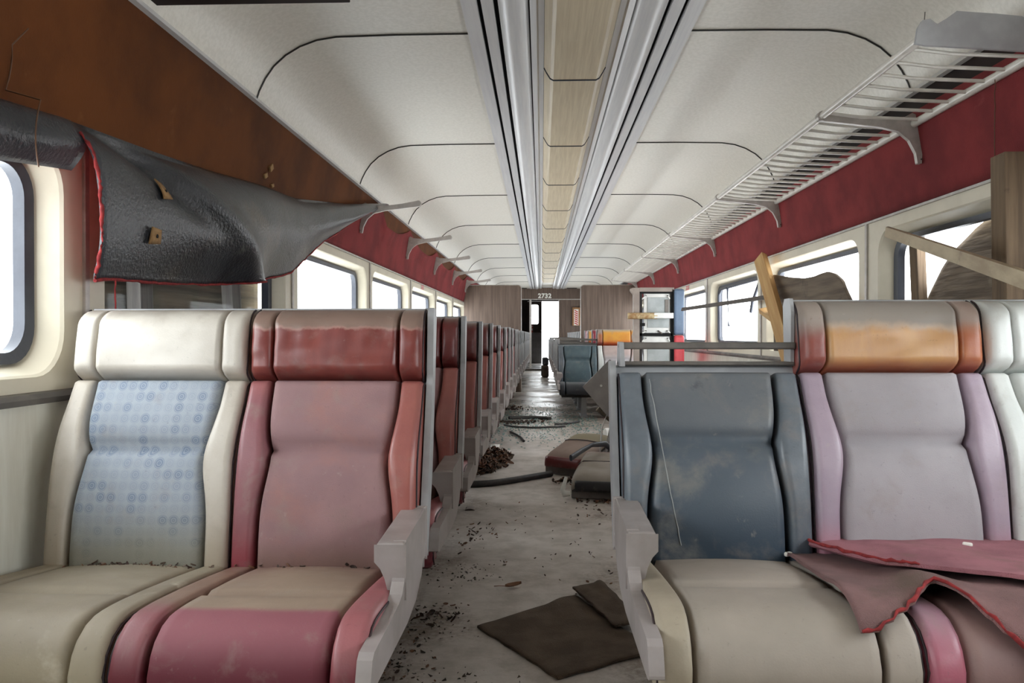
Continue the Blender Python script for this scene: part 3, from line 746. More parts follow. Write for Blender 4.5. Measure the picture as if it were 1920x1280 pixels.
# ------------------------------------------------------------------ light strip: ribbed diffusers
m_diff = M('yellowed_ribbed_plastic', (206, 192, 164), (186, 170, 142), scale=22, rough=0.5, stretch=(4, 0.12, 1), lo=0.25, hi=0.75, bump=0.08, bscale=60, stains=(((214, 204, 184), 2.5, 0.55, 0.8, 0.5),))
d_y = [2.41 - 1.28 * 3 + 1.28 * k for k in range(18)]
dproto = None
for k, y in enumerate(d_y[:-3]):
    L = 1.274
    if dproto is None:
        r = thing('light_diffuser', 'yellowed ribbed light diffuser', 'ceiling light', (0, y, 2.138), group='diffusers of the ceiling light strip')
        pr = [(-0.1405, 0.012), (-0.1405, -0.002), (-0.128, -0.026), (-0.112, -0.052), (-0.098, -0.060), (0.098, -0.060), (0.112, -0.052), (0.128, -0.026), (0.1405, -0.002), (0.1405, 0.012)]
        MB().prism(pr, 1, 0.003, L - 0.003).build('diffuser_lens', m_diff, r, bevel=0.003)
        MB().tube([(x * 1.004, 0.0, z - 0.001) for x, z in pr[1:-1]], 0.0035, 6).build('end_gasket', m_gasket, r)
        dproto = r; tree = child_map()
    else:
        r = copy_tree(dproto, None, tree); r.location = (0, y, 2.138)
    if k < 3: r['label'] = 'ribbed light diffuser overhead, behind the camera'
    else: r['label'] = 'yellowed ribbed diffuser of the ceiling strip, %s from the camera' % ORD[k - 3]

# ------------------------------------------------------------------ luggage racks on the right, bare brackets on the left
m_rod = M('rack_aluminium', (226, 222, 214), (210, 206, 198), scale=12, rough=0.35, metal=0.1)
def bracket_poly(sg):
    X = lambda x: sg * x
    return [(X(0.965), 1.792), (X(0.955), 1.778), (X(0.962), 1.764), (X(1.10), 1.748), (X(1.20), 1.736), (X(1.275), 1.718), (X(1.318), 1.682), (X(1.345), 1.63), (X(1.352), 1.588),
            (X(1.368), 1.588), (X(1.371), 1.66), (X(1.352), 1.78), (X(1.330), 1.79), (X(1.30), 1.775), (X(1.20), 1.768), (X(1.08), 1.782), (X(0.985), 1.800)]
def make_bracket(name, sg, parent=None, y=0.0):
    mb = MB().prism(bracket_poly(sg), 1, y - 0.011, y + 0.011)
    o = mb.build(name, m_alu2, parent, bevel=0.004)
    MB().tube([(sg * 0.975, y - 0.016, 1.782), (sg * 0.975, y + 0.016, 1.782)], 0.020, 14).build('rail_collar', m_alu2, o)
    for z in (1.605, 1.66):
        MB().tube([(sg * 1.366, y - 0.0125, z), (sg * 1.366, y - 0.009, z)], 0.004, 8).build('screw', m_rail, o)
    return o
lb = None
for k in range(5):
    y = 5.31 + 1.83 * k
    if lb is None:
        lb = make_bracket('rack_bracket', -1); lb.location = (0, y, 0); tag(lb, 'x', 'rack bracket', 'bare rack brackets on the left wall'); tree = child_map(); b = lb
    else:
        b = copy_tree(lb, None, tree); b.location = (0, y, 0)
    b['label'] = ['bare grey rack bracket sticking out beyond the end of the peeled carpet', 'bare rack bracket on the red left wall, second from the front', 'bare rack bracket on the red left wall, third from the front', 'bare rack bracket on the red left wall, second from the partition', 'bare rack bracket on the left wall, right beside the partition'][k]
RY = [2.415] + BRACKET_Y
rk_lab = ['short nearest luggage rack section with grey end plate and few rods', 'luggage rack section on the right, first full one from the front', 'luggage rack section on the right, second full one from the front', 'luggage rack section on the right, third full one from the front',
          'luggage rack section on the right, fourth full one from the front', 'farthest luggage rack section on the right, beside the partition']
for i in range(6):
    a, b = RY[i], RY[i + 1]
    r = thing('luggage_rack', rk_lab[i], 'luggage rack', (0, a, 0), group='luggage rack sections on the right wall')
    L = b - a
    MB().tube([(0.975, 0, 1.782), (0.975, L - 0.012, 1.782)], 0.0145, 12).build('front_rail', m_rod, r)
    MB().tube([(1.338, 0, 1.748), (1.338, L - 0.012, 1.748)], 0.016, 12).build('rear_rail', m_rod, r)
    nr = 7 if i == 0 else 16
    rod0 = None
    for j in range(nr):
        y = L * (j + 0.6) / (nr + 0.2)
        if rod0 is None:
            rod0 = MB().tube([(0.978, 0, 1.776), (1.10, 0, 1.760), (1.338, 0, 1.748)], 0.0065, 8).build('rod', m_rod, r)
            rod0.location = (0, y, 0)
        else:
            o = rod0.copy(); COL.objects.link(o); o.location = (0, y, 0)
    make_bracket('bracket', 1, r, L)
    if i == 0:
        ep = [(0.955, 1.766), (0.962, 1.812), (0.975, 1.834), (0.998, 1.838), (1.018, 1.822), (1.045, 1.838), (1.075, 1.860), (1.19, 1.850), (1.262, 1.842), (1.345, 1.79), (1.355, 1.742), (1.338, 1.734), (1.10, 1.752), (0.985, 1.760)]
        MB().prism(ep, 1, -0.006, 0.006).build('end_plate', m_shell, r, bevel=0.003, label='grey shaped plate closing the near end')
        MB().tube([(0.985, 0.004, 1.835), (0.987, 0.004, 1.862)], 0.0015, 6).build('wire_stub', m_rail, r)

# ------------------------------------------------------------------ red wall carpet
def wall_pt(sg, y, z, off):
    x = upper_x(z) if z > 1.437 else W
    return (sg * (x - off), y, z)
rc = MB().sheet(lambda u, v: wall_pt(1, YB + 0.05 + (YE - YB - 0.1) * u, 1.444 + (1.795 + 0.012 * ns((YB + 25.2 * u) * 0.9, 3) - 1.444) * v, 0.009 + 0.003 * ns(u * 60, v * 2, 1)), 160, 8, -0.005)
tag(rc.build('wall_carpet', m_red), 'red carpet strip along the right wall under the luggage rack', 'wall carpet')

FOLD = [(1.2, 1.425), (1.75, 1.440), (2.0, 1.462), (2.5, 1.486), (3.0, 1.517), (3.93, 1.582), (4.8, 1.70), (5.35, 1.79), (5.75, 1.845)]
def carpet_top(y):
    if y < 5.75: return lerp_tab(FOLD, y) - 0.004
    ph = ((y - 5.31) / 1.83) % 1.0
    if y > 12.6: return 1.85
    return 1.725 + 0.120 * abs(2 * ph - 1) ** 2.0 if y > 6 else 1.845 - (y - 5.75) * 0.12
m_back = M('carpet_backing', (60, 63, 68), (38, 40, 46), scale=3.5, rough=0.34, bump=0.35, bscale=90, spec=0.6, lo=0.3, hi=0.7,
           stains=(((96, 84, 72), 2.6, 0.52, 0.70, 0.75), ((16, 16, 20), 2.1, 0.50, 0.64, 0.9), ((110, 62, 54), 9, 0.66, 0.78, 0.5), ((104, 106, 100), 5, 0.62, 0.74, 0.55)))
m_fray = M('frayed_red_yarn', (152, 48, 48), (120, 36, 38), scale=60, rough=0.95)
def front_carpet(u, v):
    y = 4.05 + (YE - 4.05 - 0.05) * u ** 1.0
    z = 1.444 + (carpet_top(y) - 1.444) * v
    sag = 0.0 if y < 6 else 0.03 * max(0, v - 0.6) / 0.4 * (1 - abs(2 * (((y - 5.31) / 1.83) % 1.0) - 1))
    return wall_pt(-1, y, z, 0.009 + sag + 0.003 * ns(y * 3, v * 2, 4))
pc = thing('peeled_carpet', 'red left wall carpet peeled down at the near end, its grey black backing folded outward', 'wall carpet', (0, 0, 0))
MB().sheet(front_carpet, 170, 10, 0.006).build('carpet_pile', m_red, pc, label='red pile still hung on the wall')
def flap(u, v):
    y0 = 2.02 + (5.74 - 2.02) * u
    zf = lerp_tab(FOLD, y0)
    L = min(1.885 - zf, 0.425) * (1.0 + 0.28 * math.sin(PI * u) ** 1.5) * (1.0 if u < 0.92 else max(0.05, (1 - u) / 0.08) ** 0.6)
    curl = math.sin(PI * min(1, v * 1.02))
    s = v * L
    out = 0.016 + 0.045 * math.sin(min(PI / 2, v * 5)) + 0.085 * curl * (0.45 + 0.55 * math.exp(-((u - 0.22) / 0.22) ** 2)) + 0.036 * ns(u * 4.2, v * 1.6, 9)
    out += 0.085 * math.exp(-((u - 0.10 - 0.24 * v) / 0.045) ** 2) * v - 0.06 * math.exp(-((u - 0.04 - 0.30 * v) / 0.035) ** 2) * (1 - v) * min(1, v * 6)
    out = max(out, 0.014)
    z = zf + 0.012 * math.sin(min(PI, v * 9)) - s * (0.985 - 0.04 * curl)
    x = (upper_x(z) if z > 1.437 else W) - out
    y = y0 + 0.10 * v * (1 - u) * (v - 0.1) * 0.6 - 0.48 * v * u * (1 - u) ** 0.4
    return (-x, y, z)
fl = MB().sheet(flap, 110, 30, -0.006, 0, 1).build('folded_flap', [m_back, m_red], pc, label='grey black backing of the flap hanging over the window')
def strip1(u, v):
    y = 1.15 + 0.88 * u; zf = lerp_tab(FOLD, y)
    d = 0.165 - 0.03 * u
    out = 0.016 + 0.05 * math.sin(PI * min(1, v)) + 0.02 * v + 0.006 * ns(u * 5, v * 2, 2)
    z = zf + 0.01 * math.sin(min(PI, v * 9)) - d * v
    return (-((upper_x(z) if z > 1.437 else W) - out), y, z)
MB().sheet(strip1, 30, 12, -0.006, 0, 1).build('short_flap', [m_back, m_red], pc)
def fray_line(pts, name, r=0.007):
    q = [Vector(p) + Vector((random.uniform(-.002, .002), random.uniform(-.0025, .0025), random.uniform(-.002, .002))) for p in pts]
    MB().tube(q, [r * random.uniform(0.5, 1.3) for _ in q], 6).build(name, m_fray, pc)
fray_line([flap(0.0, 0.12 + 0.88 * k / 40) for k in range(41)], 'frayed_edge', 0.0045)
fray_line([flap(k / 90.0, 1.0) for k in range(86)], 'frayed_edge', 0.0045)
MB().tube([Vector(flap(0.03, 1.0)) + Vector((0.0 + 0.004 * ns(k * 1.3, 2), 0.01, -0.012 * k)) for k in range(11)], 0.0022, 6).build('loose_thread', m_fray, pc)
m_scrap = M('torn_board_scrap', (164, 130, 88), (138, 104, 66), scale=30, rough=0.85)
for (u, v, w, h) in ((0.105, 0.35, 0.050, 0.055), (0.085, 0.70, 0.060, 0.048)):
    def patch(a, b, u=u, v=v, w=w, h=h):
        p = Vector(flap(u + (a - .5) * w / 3.7 * (1 + 0.3 * b), v + (b - .5) * h / 0.40 * (1 - 0.2 * a)))
        return p + Vector((0.009, 0, 0))
    o = MB().sheet(patch, 4, 4, 0.004).build('board_scrap', m_scrap, pc, label='torn tan scrap of board stuck on the backing')
    c = Vector(patch(0.55, 0.5))
    MB().tube([c + Vector((0.001, 0, 0)), c + Vector((0.006, 0, 0))], 0.006, 8).build('screw_head', m_black, o)
for (y, z, s) in ((3.55, 1.655, 0.028), (3.50, 1.610, 0.022), (3.60, 1.585, 0.018)):
    p = wall_pt(-1, y, z, 0.004)
    tag(MB().box((p[0], p[1], p[2]), (0.010, s * 1.6, s * 0.9), Matrix.Rotation(0.5 * s * 40, 3, 'X')).build('board_scrap', m_scrap, bevel=0.002),
        {0.028: 'uppermost tan scrap of board nailed on the bare brown left wall', 0.022: 'middle tan scrap of board on the bare brown left wall', 0.018: 'lowest tan scrap of board on the bare brown left wall'}[s], 'board scrap', 'board scraps on the brown wall')
m_wire = M('brown_wire', (92, 62, 40), rough=0.6)
tag(MB().tube([wall_pt(-1, 1.83, 1.62 + 0.0 * k, 0.004 + 0.02 * (k == 0)) for k in (0,)] + [wall_pt(-1, 1.80 + 0.015 * math.sin(k * 0.5), 1.60 - 0.026 * k, 0.008 if k < 6 else 0.10) for k in range(1, 13)], 0.0018, 6).build('loose_wire', m_wire), 'thin loose wire hanging down the brown wall over the near flap', 'wire')
tag(MB().tube([(1.325 + 0.004 * ns(k * .6, 1), 2.66, 1.735 - 0.022 * k) for k in range(13)], 0.0014, 6).build('loose_wire', m_wire), 'thin rusty wire dangling from the nearest luggage rack section', 'wire')

# ------------------------------------------------------------------ boards and timbers at the windows
m_ply = wood('weathered_plywood', (118, 104, 88), (78, 66, 54), axis=1, scale=34, rough=0.85, bump=0.4, stains=(((70, 74, 56), 3, 0.56, 0.74, 0.6), ((172, 160, 140), 5, 0.62, 0.8, 0.5)))
m_plyd = wood('dark_weathered_plywood', (104, 92, 76), (62, 54, 46), axis=1, scale=30, rough=0.85, bump=0.4, stains=(((66, 72, 52), 4, 0.55, 0.7, 0.6),))
m_post = wood('weathered_timber', (122, 102, 80), (92, 76, 60), axis=2, scale=40, rough=0.85, bump=0.3, stains=(((60, 48, 38), 8, 0.64, 0.74, 0.7),))
m_postg = wood('grey_timber', (126, 122, 118), (98, 94, 92), axis=2, scale=40, rough=0.85, bump=0.3)
m_pine = wood('yellow_pine', (200, 164, 110), (176, 134, 82), axis=2, scale=30, rough=0.7, bump=0.15, stains=(((96, 66, 40), 14, 0.68, 0.76, 0.8),))
def timber(name, label, a, b, w, d, mat, roll=0.0, bev=0.003, cat='timber', group=None):
    a, b = Vector(a), Vector(b); L = (b - a).length
    o = MB().box((0, 0, L / 2), (w, d, L)).build(name, mat, bevel=bev)
    o.rotation_mode = 'QUATERNION'; o.location = a
    o.rotation_quaternion = (b - a).to_track_quat('Z', 'Y') @ Matrix.Rotation(roll, 4, 'Z').to_quaternion()
    return tag(o, label, cat, group)
bl = MB().sheet(lambda u, v: (-(1.60 + 0.012 * ns(u * 3, v * 2, 3)), 2.27 + 1.75 * u, 0.70 + 0.72 * v), 30, 14, 0.015).build('window_board', m_plyd)
tag(bl, 'dark plywood sheet boarding up the second left window from outside', 'plywood board')
timber('window_post', 'grey timber upright behind the second left window, the nearer of two', (-1.545, 2.74, 0.45), (-1.545, 2.70, 1.45), 0.05, 0.09, m_postg, group='grey timber uprights')
timber('window_post', 'grey timber upright behind the second left window, the farther of two', (-1.545, 3.62, 0.45), (-1.545, 3.48, 1.45), 0.05, 0.10, m_postg, group='grey timber uprights')
timber('timber_post', 'thick weathered timber post standing against the nearest right window', (1.345, 2.56, 0.0), (1.345, 2.605, 1.478), 0.085, 0.082, m_post, group='timbers leaning at the right windows')
timber('timber_post', 'thin weathered timber upright at the far edge of the nearest right window', (1.535, 3.57, 0.5), (1.535, 3.66, 1.42), 0.04, 0.075, m_post, group='timbers leaning at the right windows')
# warped plywood outside the nearest right window: a curled sheet
def warp(u, v):
    y = 2.30 + 1.42 * u
    top = lerp_tab([(2.3, 1.52), (3.0, 1.385), (3.23, 1.322), (3.40, 1.255), (3.5, 1.19), (3.6, 1.10), (3.72, 0.98)], y)
    z = 0.55 + (top - 0.55) * v
    return (1.548 + 0.05 * (v - 0.45) ** 2 + 0.04 * (u - 0.4) ** 2 + 0.006 * ns(u * 6, v * 30, 2), y, z)
o = MB().sheet(warp, 46, 30, -0.014).build('warped_plywood', m_ply)
tag(o, 'warped plywood sheet with a curved edge outside the nearest right window', 'plywood board')
o = MB().prism([(3.30, 1.02), (3.62, 1.00), (3.62, 0.70), (2.5, 0.70), (2.5, 0.86)], 0, 1.50, 1.515).build('broken_board', m_plyd)
tag(o, 'broken dark board low across the nearest right window', 'plywood board')
def ply2(u, v):
    y = 5.30 - 1.34 * u
    top = lerp_tab([(3.96, 1.06), (4.05, 1.13), (4.1, 1.18), (4.21, 1.222), (4.33, 1.243), (4.45, 1.24), (4.54, 1.233), (4.72, 1.235), (5.0, 1.262), (5.26, 1.297)], y)
    return (1.378 + 0.015 * math.sin(PI * u) * v + 0.01 * (1 - v), y, 0.80 + (top - 0.80) * v)
o = MB().sheet(ply2, 40, 16, -0.012).build('curved_plywood', wood('grey_brown_plywood', (122, 108, 92), (88, 76, 64), axis=1, scale=30, rough=0.85, bump=0.4, stains=(((54, 48, 40), 4, 0.58, 0.72, 0.75),)))
tag(o, 'weathered plywood offcut with a wavy top leaning on the second right window', 'plywood board')
timber('timber_stud', 'yellow pine stud leaning on the right wall between two windows', (1.185, 3.62, 0.0), (1.325, 5.44, 1.425), 0.042, 0.088, m_pine, 0.5, group='timbers leaning at the right windows')
timber('timber_block', 'short pine block behind the leaning yellow stud', (1.375, 5.52, 1.075), (1.335, 5.02, 0.99), 0.075, 0.035, m_pine, 0.2, group='timbers leaning at the right windows')
o = MB().prism([(5.40, 0.82), (5.72, 0.82), (5.72, 1.02), (5.40, 1.02)], 0, 1.50, 1.512).build('window_board', m_plyd)
tag(o, 'dark board in the lower far corner of the second right window', 'plywood board')
m_bar = M('dark_trim_strip', (82, 74, 68), (62, 56, 52), scale=12, rough=0.5, metal=0.2)
timber('trim_strip', 'thin dark strip lying from the upended seat back to the pine stud', (1.07, 6.98, 1.128), (1.315, 5.20, 1.150), 0.030, 0.012, m_bar, 1.2, 0.002, 'trim strip')
# fallen aluminium angle
A, B = Vector((1.352, 3.56, 1.335)), Vector((0.985, 1.72, 0.950)); L = (B - A).length
mb = MB().prism([(0, 0), (0.072, 0.004), (0.072, 0.008), (0.006, 0.006), (0.006, 0.036), (0.012, 0.040), (0.010, 0.046), (0.0, 0.042)], 2, 0, L)
o = mb.build('metal_channel', M('tarnished_channel', (186, 172, 142), (150, 132, 104), scale=9, rough=0.4, metal=0.35, stretch=(1, 1, 0.3), stains=(((96, 76, 56), 8, 0.58, 0.72, 0.7),)))
o.rotation_mode = 'QUATERNION'; o.location = A; o.rotation_quaternion = (B - A).to_track_quat('Z', 'Y') @ Matrix.Rotation(-0.12, 4, 'Z').to_quaternion()
tag(o, 'long tarnished metal channel slanting down across the nearest right window', 'metal channel')
tag(MB().box((-1.03, 2.37, 1.916), (0.60, 0.05, 0.022)).build('ceiling_strip', m_dark, bevel=0.003), 'dark strip hanging under the ceiling at the top left edge', 'trim strip')
# broken window leftovers on the right
o = MB().tube([(1.478, 7.36, 0.86), (1.478, 7.37, 1.00), (1.478, 7.37, 1.27), (1.478, 7.30, 1.325), (1.478, 6.6, 1.325), (1.478, 6.02, 1.328)], 0.016, 8).build('torn_gasket', m_gasket)
tag(o, 'torn black rubber gasket around the third right window', 'gasket')
o = MB().tube([(1.476, 5.98, 1.335), (1.47, 6.05, 1.26), (1.462, 6.16, 1.16), (1.46, 6.20, 1.08)], 0.013, 8).build('torn_gasket', m_gasket)
tag(o, 'strip of gasket drooping aslant in the third right window', 'gasket')
o = MB().tube([(1.472, 7.02, 1.32), (1.466, 7.0, 1.25), (1.468, 6.98, 1.12), (1.466, 6.97, 1.02), (1.462, 6.93, 0.985)], [0.012, 0.008, 0.004, 0.004, 0.010], 8).build('hanging_wire', m_gasket)
tag(o, 'dark wire dangling in the third right window', 'wire')
# warning labels on the window panels
m_lab = M('warning_label', (226, 222, 214), rough=0.5); m_labr = M('label_red', (190, 50, 44), rough=0.5)
for sg, y, lab in ((-1, 8.36, 'small red and white warning label above the fifth left window'), (1, 8.57, 'small red and white warning label above the fourth right window')):
    o = MB().box((sg * (W - 0.002), y, 1.408), (0.003, 0.20, 0.050)).build('warning_label', m_lab); tag(o, lab, 'label')
    for dz, h in ((0.016, 0.008), (0.002, 0.005), (-0.007, 0.005), (-0.018, 0.008)):
        MB().box((sg * (W - 0.005), y, 1.408 + dz), (0.003, 0.17, h)).build('red_line', m_labr, o)

# ------------------------------------------------------------------ the upended seat back by the right wall
m_beige = M('beige_plastic_frame', (166, 154, 144), (148, 136, 128), scale=6, rough=0.45)
m_wpan = M('white_back_panel', (232, 232, 228), (218, 218, 214), scale=6, rough=0.5)
m_gpan = M('grey_back_fabric', (176, 182, 182), (162, 168, 168), scale=10, rough=0.8, bump=0.1)
up = thing('upended_seat_back', 'three-seat back standing on its end, white back panels and a blue and red side', 'train seat', (0.95, 7.6, 0))
def ux(x): return x - 0.95
def ubox(name, x0, x1, y0, y1, z0, z1, mat, bev=0.004, par=None, label=None):
    return MB().box((ux((x0 + x1) / 2), (y0 + y1) / 2, (z0 + z1) / 2), (x1 - x0, y1 - y0, z1 - z0)).build(name, mat, par or up, bevel=bev, label=label)
post = [(0.775, 0.0), (0.775, 1.352), (0.71, 1.352), (0.69, 1.343), (0.688, 1.325), (0.70, 1.305), (0.716, 1.29), (0.718, 0.94), (0.706, 0.90), (0.708, 0.86), (0.724, 0.82), (0.724, 0.0)]
MB().prism([(ux(x), z) for x, z in post], 1, -0.03, 0.03).build('end_post', m_beige, up, bevel=0.006)
ubox('top_beam', 0.775, 1.10, -0.03, 0.03, 1.315, 1.355, m_beige)
for z0, z1 in ((1.297, 1.315), (0.895, 0.925), (0.470, 0.497), (0.0, 0.06)):
    ubox('cross_member', 0.772, 1.088, -0.028, 0.02, z0, z1, m_black, 0.002)
ubox('side_member', 0.772, 0.800, -0.028, 0.02, 0.06, 1.30, m_base, 0.002)
ubox('side_member', 1.066, 1.090, -0.028, 0.02, 0.06, 1.30, m_black, 0.002)
for q, (z0, z1) in enumerate(((0.925, 1.297), (0.497, 0.895), (0.06, 0.470))):
    p = ubox('back_panel', 0.815, 1.066, -0.012, 0.012, z0, z1, m_wpan, 0.003)
    g0, g1 = (z0 + 0.05, z1 - 0.035) if q == 0 else (z0 + 0.06, z1 - 0.07)
    ubox('fabric_insert', 0.850, 1.055, -0.018, -0.008, g0, g1, m_gpan, 0.003, p)
    for (x, z, dx, dz) in ((0.835, z1 - 0.02, -0.045, -0.04), (1.04, z1 - 0.02, 0.02, -0.03), (0.835, z0 + 0.02, -0.04, -0.025), (0.95, z0 + 0.02, 0.05, -0.035), (1.035, z0 + 0.02, 0.03, -0.02)):
        MB().tube([(ux(x), -0.020, z), (ux(x + dx * .5), -0.028, z + dz * .5), (ux(x + dx), -0.022, z + dz)], 0.008, 6, flat=0.5).build('fixing_tab', m_wpan if x != 0.95 else m_rail, p)
        MB().tube([(ux(x), -0.032, z), (ux(x), -0.012, z)], 0.005, 6).build('screw', m_black, p)
ubox('hinge_plate', 1.015, 1.050, -0.026, -0.012, 1.12, 1.24, m_rail, 0.002)
for z in (0.99, 0.60):
    ubox('hinge_bolt', 0.785, 0.825, -0.04, -0.02, z, z + 0.03, m_black, 0.003)
ubox('cushion_edge_plate', 1.086, 1.094, -0.04, 0.44, 0.03, 1.335, m_black, 0.002)
for nm, z0, z1, c in (('blue', 0.905, 1.342, M('blue_side_vinyl', (100, 120, 144), (86, 104, 128), rough=0.4)), ('red', 0.47, 0.903, M('bright_red_vinyl', (206, 78, 84), (188, 64, 70), rough=0.4)), ('red', 0.02, 0.468, bpy.data.materials['bright_red_vinyl'])):
    ubox('side_cushion', 1.094, 1.196, -0.045, 0.43, z0, z1, c, 0.022, None, '%s vinyl cushion seen from its side' % nm)
m_rust = M('rusty_beige_metal', (198, 180, 140), (150, 112, 70), scale=22, rough=0.6, stains=(((46, 34, 26), 26, 0.62, 0.72, 0.9),))
ab = MB(); ab.tube([(ux(0.655), -0.10, 1.085), (ux(0.93), -0.10, 1.085)], 0.030, 12, flat=0.7)
ab.build('folded_arm', m_rust, up, label='rusty arm folded across the panels')
ubox('arm_plate', 0.90, 1.08, -0.12, -0.028, 1.062, 1.112, m_wpan, 0.003)

# ------------------------------------------------------------------ fallen seat parts in the aisle
ff = thing('fallen_seat_unit', 'square grey seat panel standing on its corner behind the nearest right bench', 'seat panel', (0.28, 5.2, 0))
sq = [(0.011, 0.747), (-0.165, 0.566), (0.001, 0.372), (0.195, 0.575)]
MB().prism([(x, z) for x, z in sq], 1, -0.012, 0.006).build('square_panel', M('grey_pressed_panel', (160, 156, 154), (144, 140, 138), scale=8, rough=0.55), ff, bevel=0.006)
MB().tube([(-0.045, -0.016, 0.575), (-0.045, -0.011, 0.575)], 0.008, 10).build('panel_screw', m_wpan, ff)
MB().box((0.02, 0.03, 0.40), (0.16, 0.05, 0.11), Matrix.Rotation(0.7, 3, 'Y')).build('bracket', m_plyd, ff, bevel=0.004)
MB().tube([(0.05, 0.05, 0.44), (0.0, -0.02, 0.20), (-0.02, -0.05, 0.014)], 0.014, 10).build('tube', m_rail, ff)
MB().tube([(0.16, 0.03, 0.52), (0.17, 0.10, 0.25), (0.18, 0.14, 0.014)], 0.014, 10).build('tube', m_rail, ff)
MB().tube([(0.02, 0.02, 0.45), (-0.04, -0.01, 0.30), (-0.06, -0.02, 0.012)], 0.006, 8).build('rod', m_alu2, ff)

m_black_vinyl = vinyl('black_vinyl', (44, 42, 46), (34, 32, 36)); m_grim = M('grimy_grey_base', (124, 118, 116), (104, 98, 96), scale=8, rough=0.6)
m_dtan = vinyl('dusty_tan_fabric', (164, 154, 144), (148, 138, 126), rough=0.75, grads=((1, 0.52, 0.66, (186, 150, 150), 0.7, 0.05, 6),), stains=(((130, 118, 104), 4, 0.55, 0.8, 0.5),))
ca = thing('fallen_seat_cushion', 'large fallen seat cushion with dusty tan top and black front, lying in the aisle', 'seat cushion', (0.012, 4.40, 0), (0, 0, -0.17), 'cushions fallen in the aisle')
pa = [(0.0, 0.045), (0.0, 0.085), (0.03, 0.108), (0.12, 0.118), (0.32, 0.135), (0.35, 0.125), (0.46, 0.145), (0.63, 0.150), (0.69, 0.11)]
Pad(pa, 0.0, 0.60, 0.022, (.03, .03, .01, .03), lambda a, t, x: 0.010 * math.sin(PI * a * 1.0) + 0.008 * ns(a * 5, t * 6), 20, 30).into(MB()).build('cushion_top', m_dtan, ca)
Pad([(0.0, 0.045), (-0.002, 0.07), (0.01, 0.098)], 0.001, 0.599, 0.036, (.02, .02, .01, .012), None, 12, 8).into(MB()).build('cushion_front', m_black_vinyl, ca, label='black front edge')
MB().box((0.30, 0.335, 0.024), (0.60, 0.67, 0.044)).build('base_tray', m_grim, ca, bevel=0.006)
MB().tube([Pad(pa, 0.0, 0.60, 0.022, (.03, .03, .01, .03)).pt(k / 20, 0.50, 0.006) for k in range(21)], 0.004, 6).build('piping', m_pipe, ca)
MB().tube([(-0.005, -0.010, 0.030), (-0.035, -0.015, 0.028), (-0.045, -0.012, 0.05), (-0.028, 0.0, 0.12)], [0.014, 0.020, 0.014, 0.009], 10, flat=0.8).build('handle', m_wpan, ca, label='pale bent handle at the corner')
cb = thing('fallen_seat_cushion', 'smaller fallen cushion with a red front and dusty top, tilted against the larger one', 'seat cushion', (-0.125, 5.22, 0.0), (0.0, 0.0, -0.60), 'cushions fallen in the aisle')
pb = [(0.0, 0.05), (-0.002, 0.09), (0.03, 0.115), (0.14, 0.145), (0.26, 0.180), (0.36, 0.205), (0.42, 0.18)]
Pad(pb, 0.0, 0.30, 0.022, (.03, .03, .01, .03), lambda a, t, x: 0.012 * math.sin(PI * a), 16, 26).into(MB()).build('cushion_top', vinyl('dusty_olive_rose_top', (160, 138, 126), (146, 124, 114), rough=0.7, grads=((1, 0.20, 0.26, (142, 132, 104), 0.9, 0.03, 6),)), cb)
Pad([(0.0, 0.05), (-0.004, 0.08), (0.012, 0.108)], 0.001, 0.299, 0.036, (.02, .02, .01, .012), None, 12, 8).into(MB()).build('cushion_front', V['red_head2'], cb, label='dark red front edge')
MB().prism([(0.0, 0.0), (0.0, 0.05), (0.14, 0.12), (0.40, 0.18), (0.40, 0.13), (0.10, 0.0)], 0, 0.0, 0.30).build('base_tray', m_grim, cb, bevel=0.004)
MB().tube([Pad(pb, 0.0, 0.30, 0.022, (.03, .03, .01, .03)).pt(k / 16, 0.58, 0.012 * math.sin(PI * k / 16) + 0.004) for k in range(17)], 0.0035, 6).build('piping', m_pipe, cb)
cc = thing('fallen_headrest', 'red and white fallen headrest roll lying on the floor behind the tan cushion', 'headrest', (0.50, 6.35, 0.0), (0, 0, 0.15), 'cushions fallen in the aisle')
prr = [(0.0, 0.0), (0.0, 0.0)]
MB().prism([(0.075 * math.cos(a) + 0.0, 0.085 + 0.085 * math.sin(a)) for a in [2 * PI * k / 20 for k in range(20)]], 0, -0.09, 0.22, 0, True).build('roll', V['crimson'], cc, bevel=0.012)
MB().prism([(0.073 * math.cos(a), 0.085 + 0.083 * math.sin(a)) for a in [2 * PI * k / 20 for k in range(20)]], 0, -0.15, -0.091, 0, True).build('roll_end', m_wpan, cc, bevel=0.02)
mb = MB().tube([(0.02, 4.66, 0.185), (0.08, 4.78, 0.205), (0.16, 4.95, 0.222), (0.25, 5.06, 0.215), (0.34, 5.12, 0.14)], [0.02, 0.018, 0.014, 0.02, 0.018], 8, flat=0.55)
tag(mb.build('rubber_strip', m_gasket), 'black rubber strip lying across the fallen cushions', 'strip')
bc = thing('dark_cushion', 'dark brown seat cushion standing on its edge in the aisle, far right', 'seat cushion', (-0.075, 17.3, 0), (0, 0, 0.04), 'cushions fallen in the aisle')
MB().box((0, 0, 0.13), (0.15, 0.44, 0.26)).build('cushion', M('brown_cloth', (78, 64, 50), (60, 48, 38), scale=9, rough=0.85), bc, bevel=0.035)
MB().box((0.008, 0, 0.345), (0.125, 0.42, 0.17)).build('cushion_end', m_black_vinyl, bc, bevel=0.03)

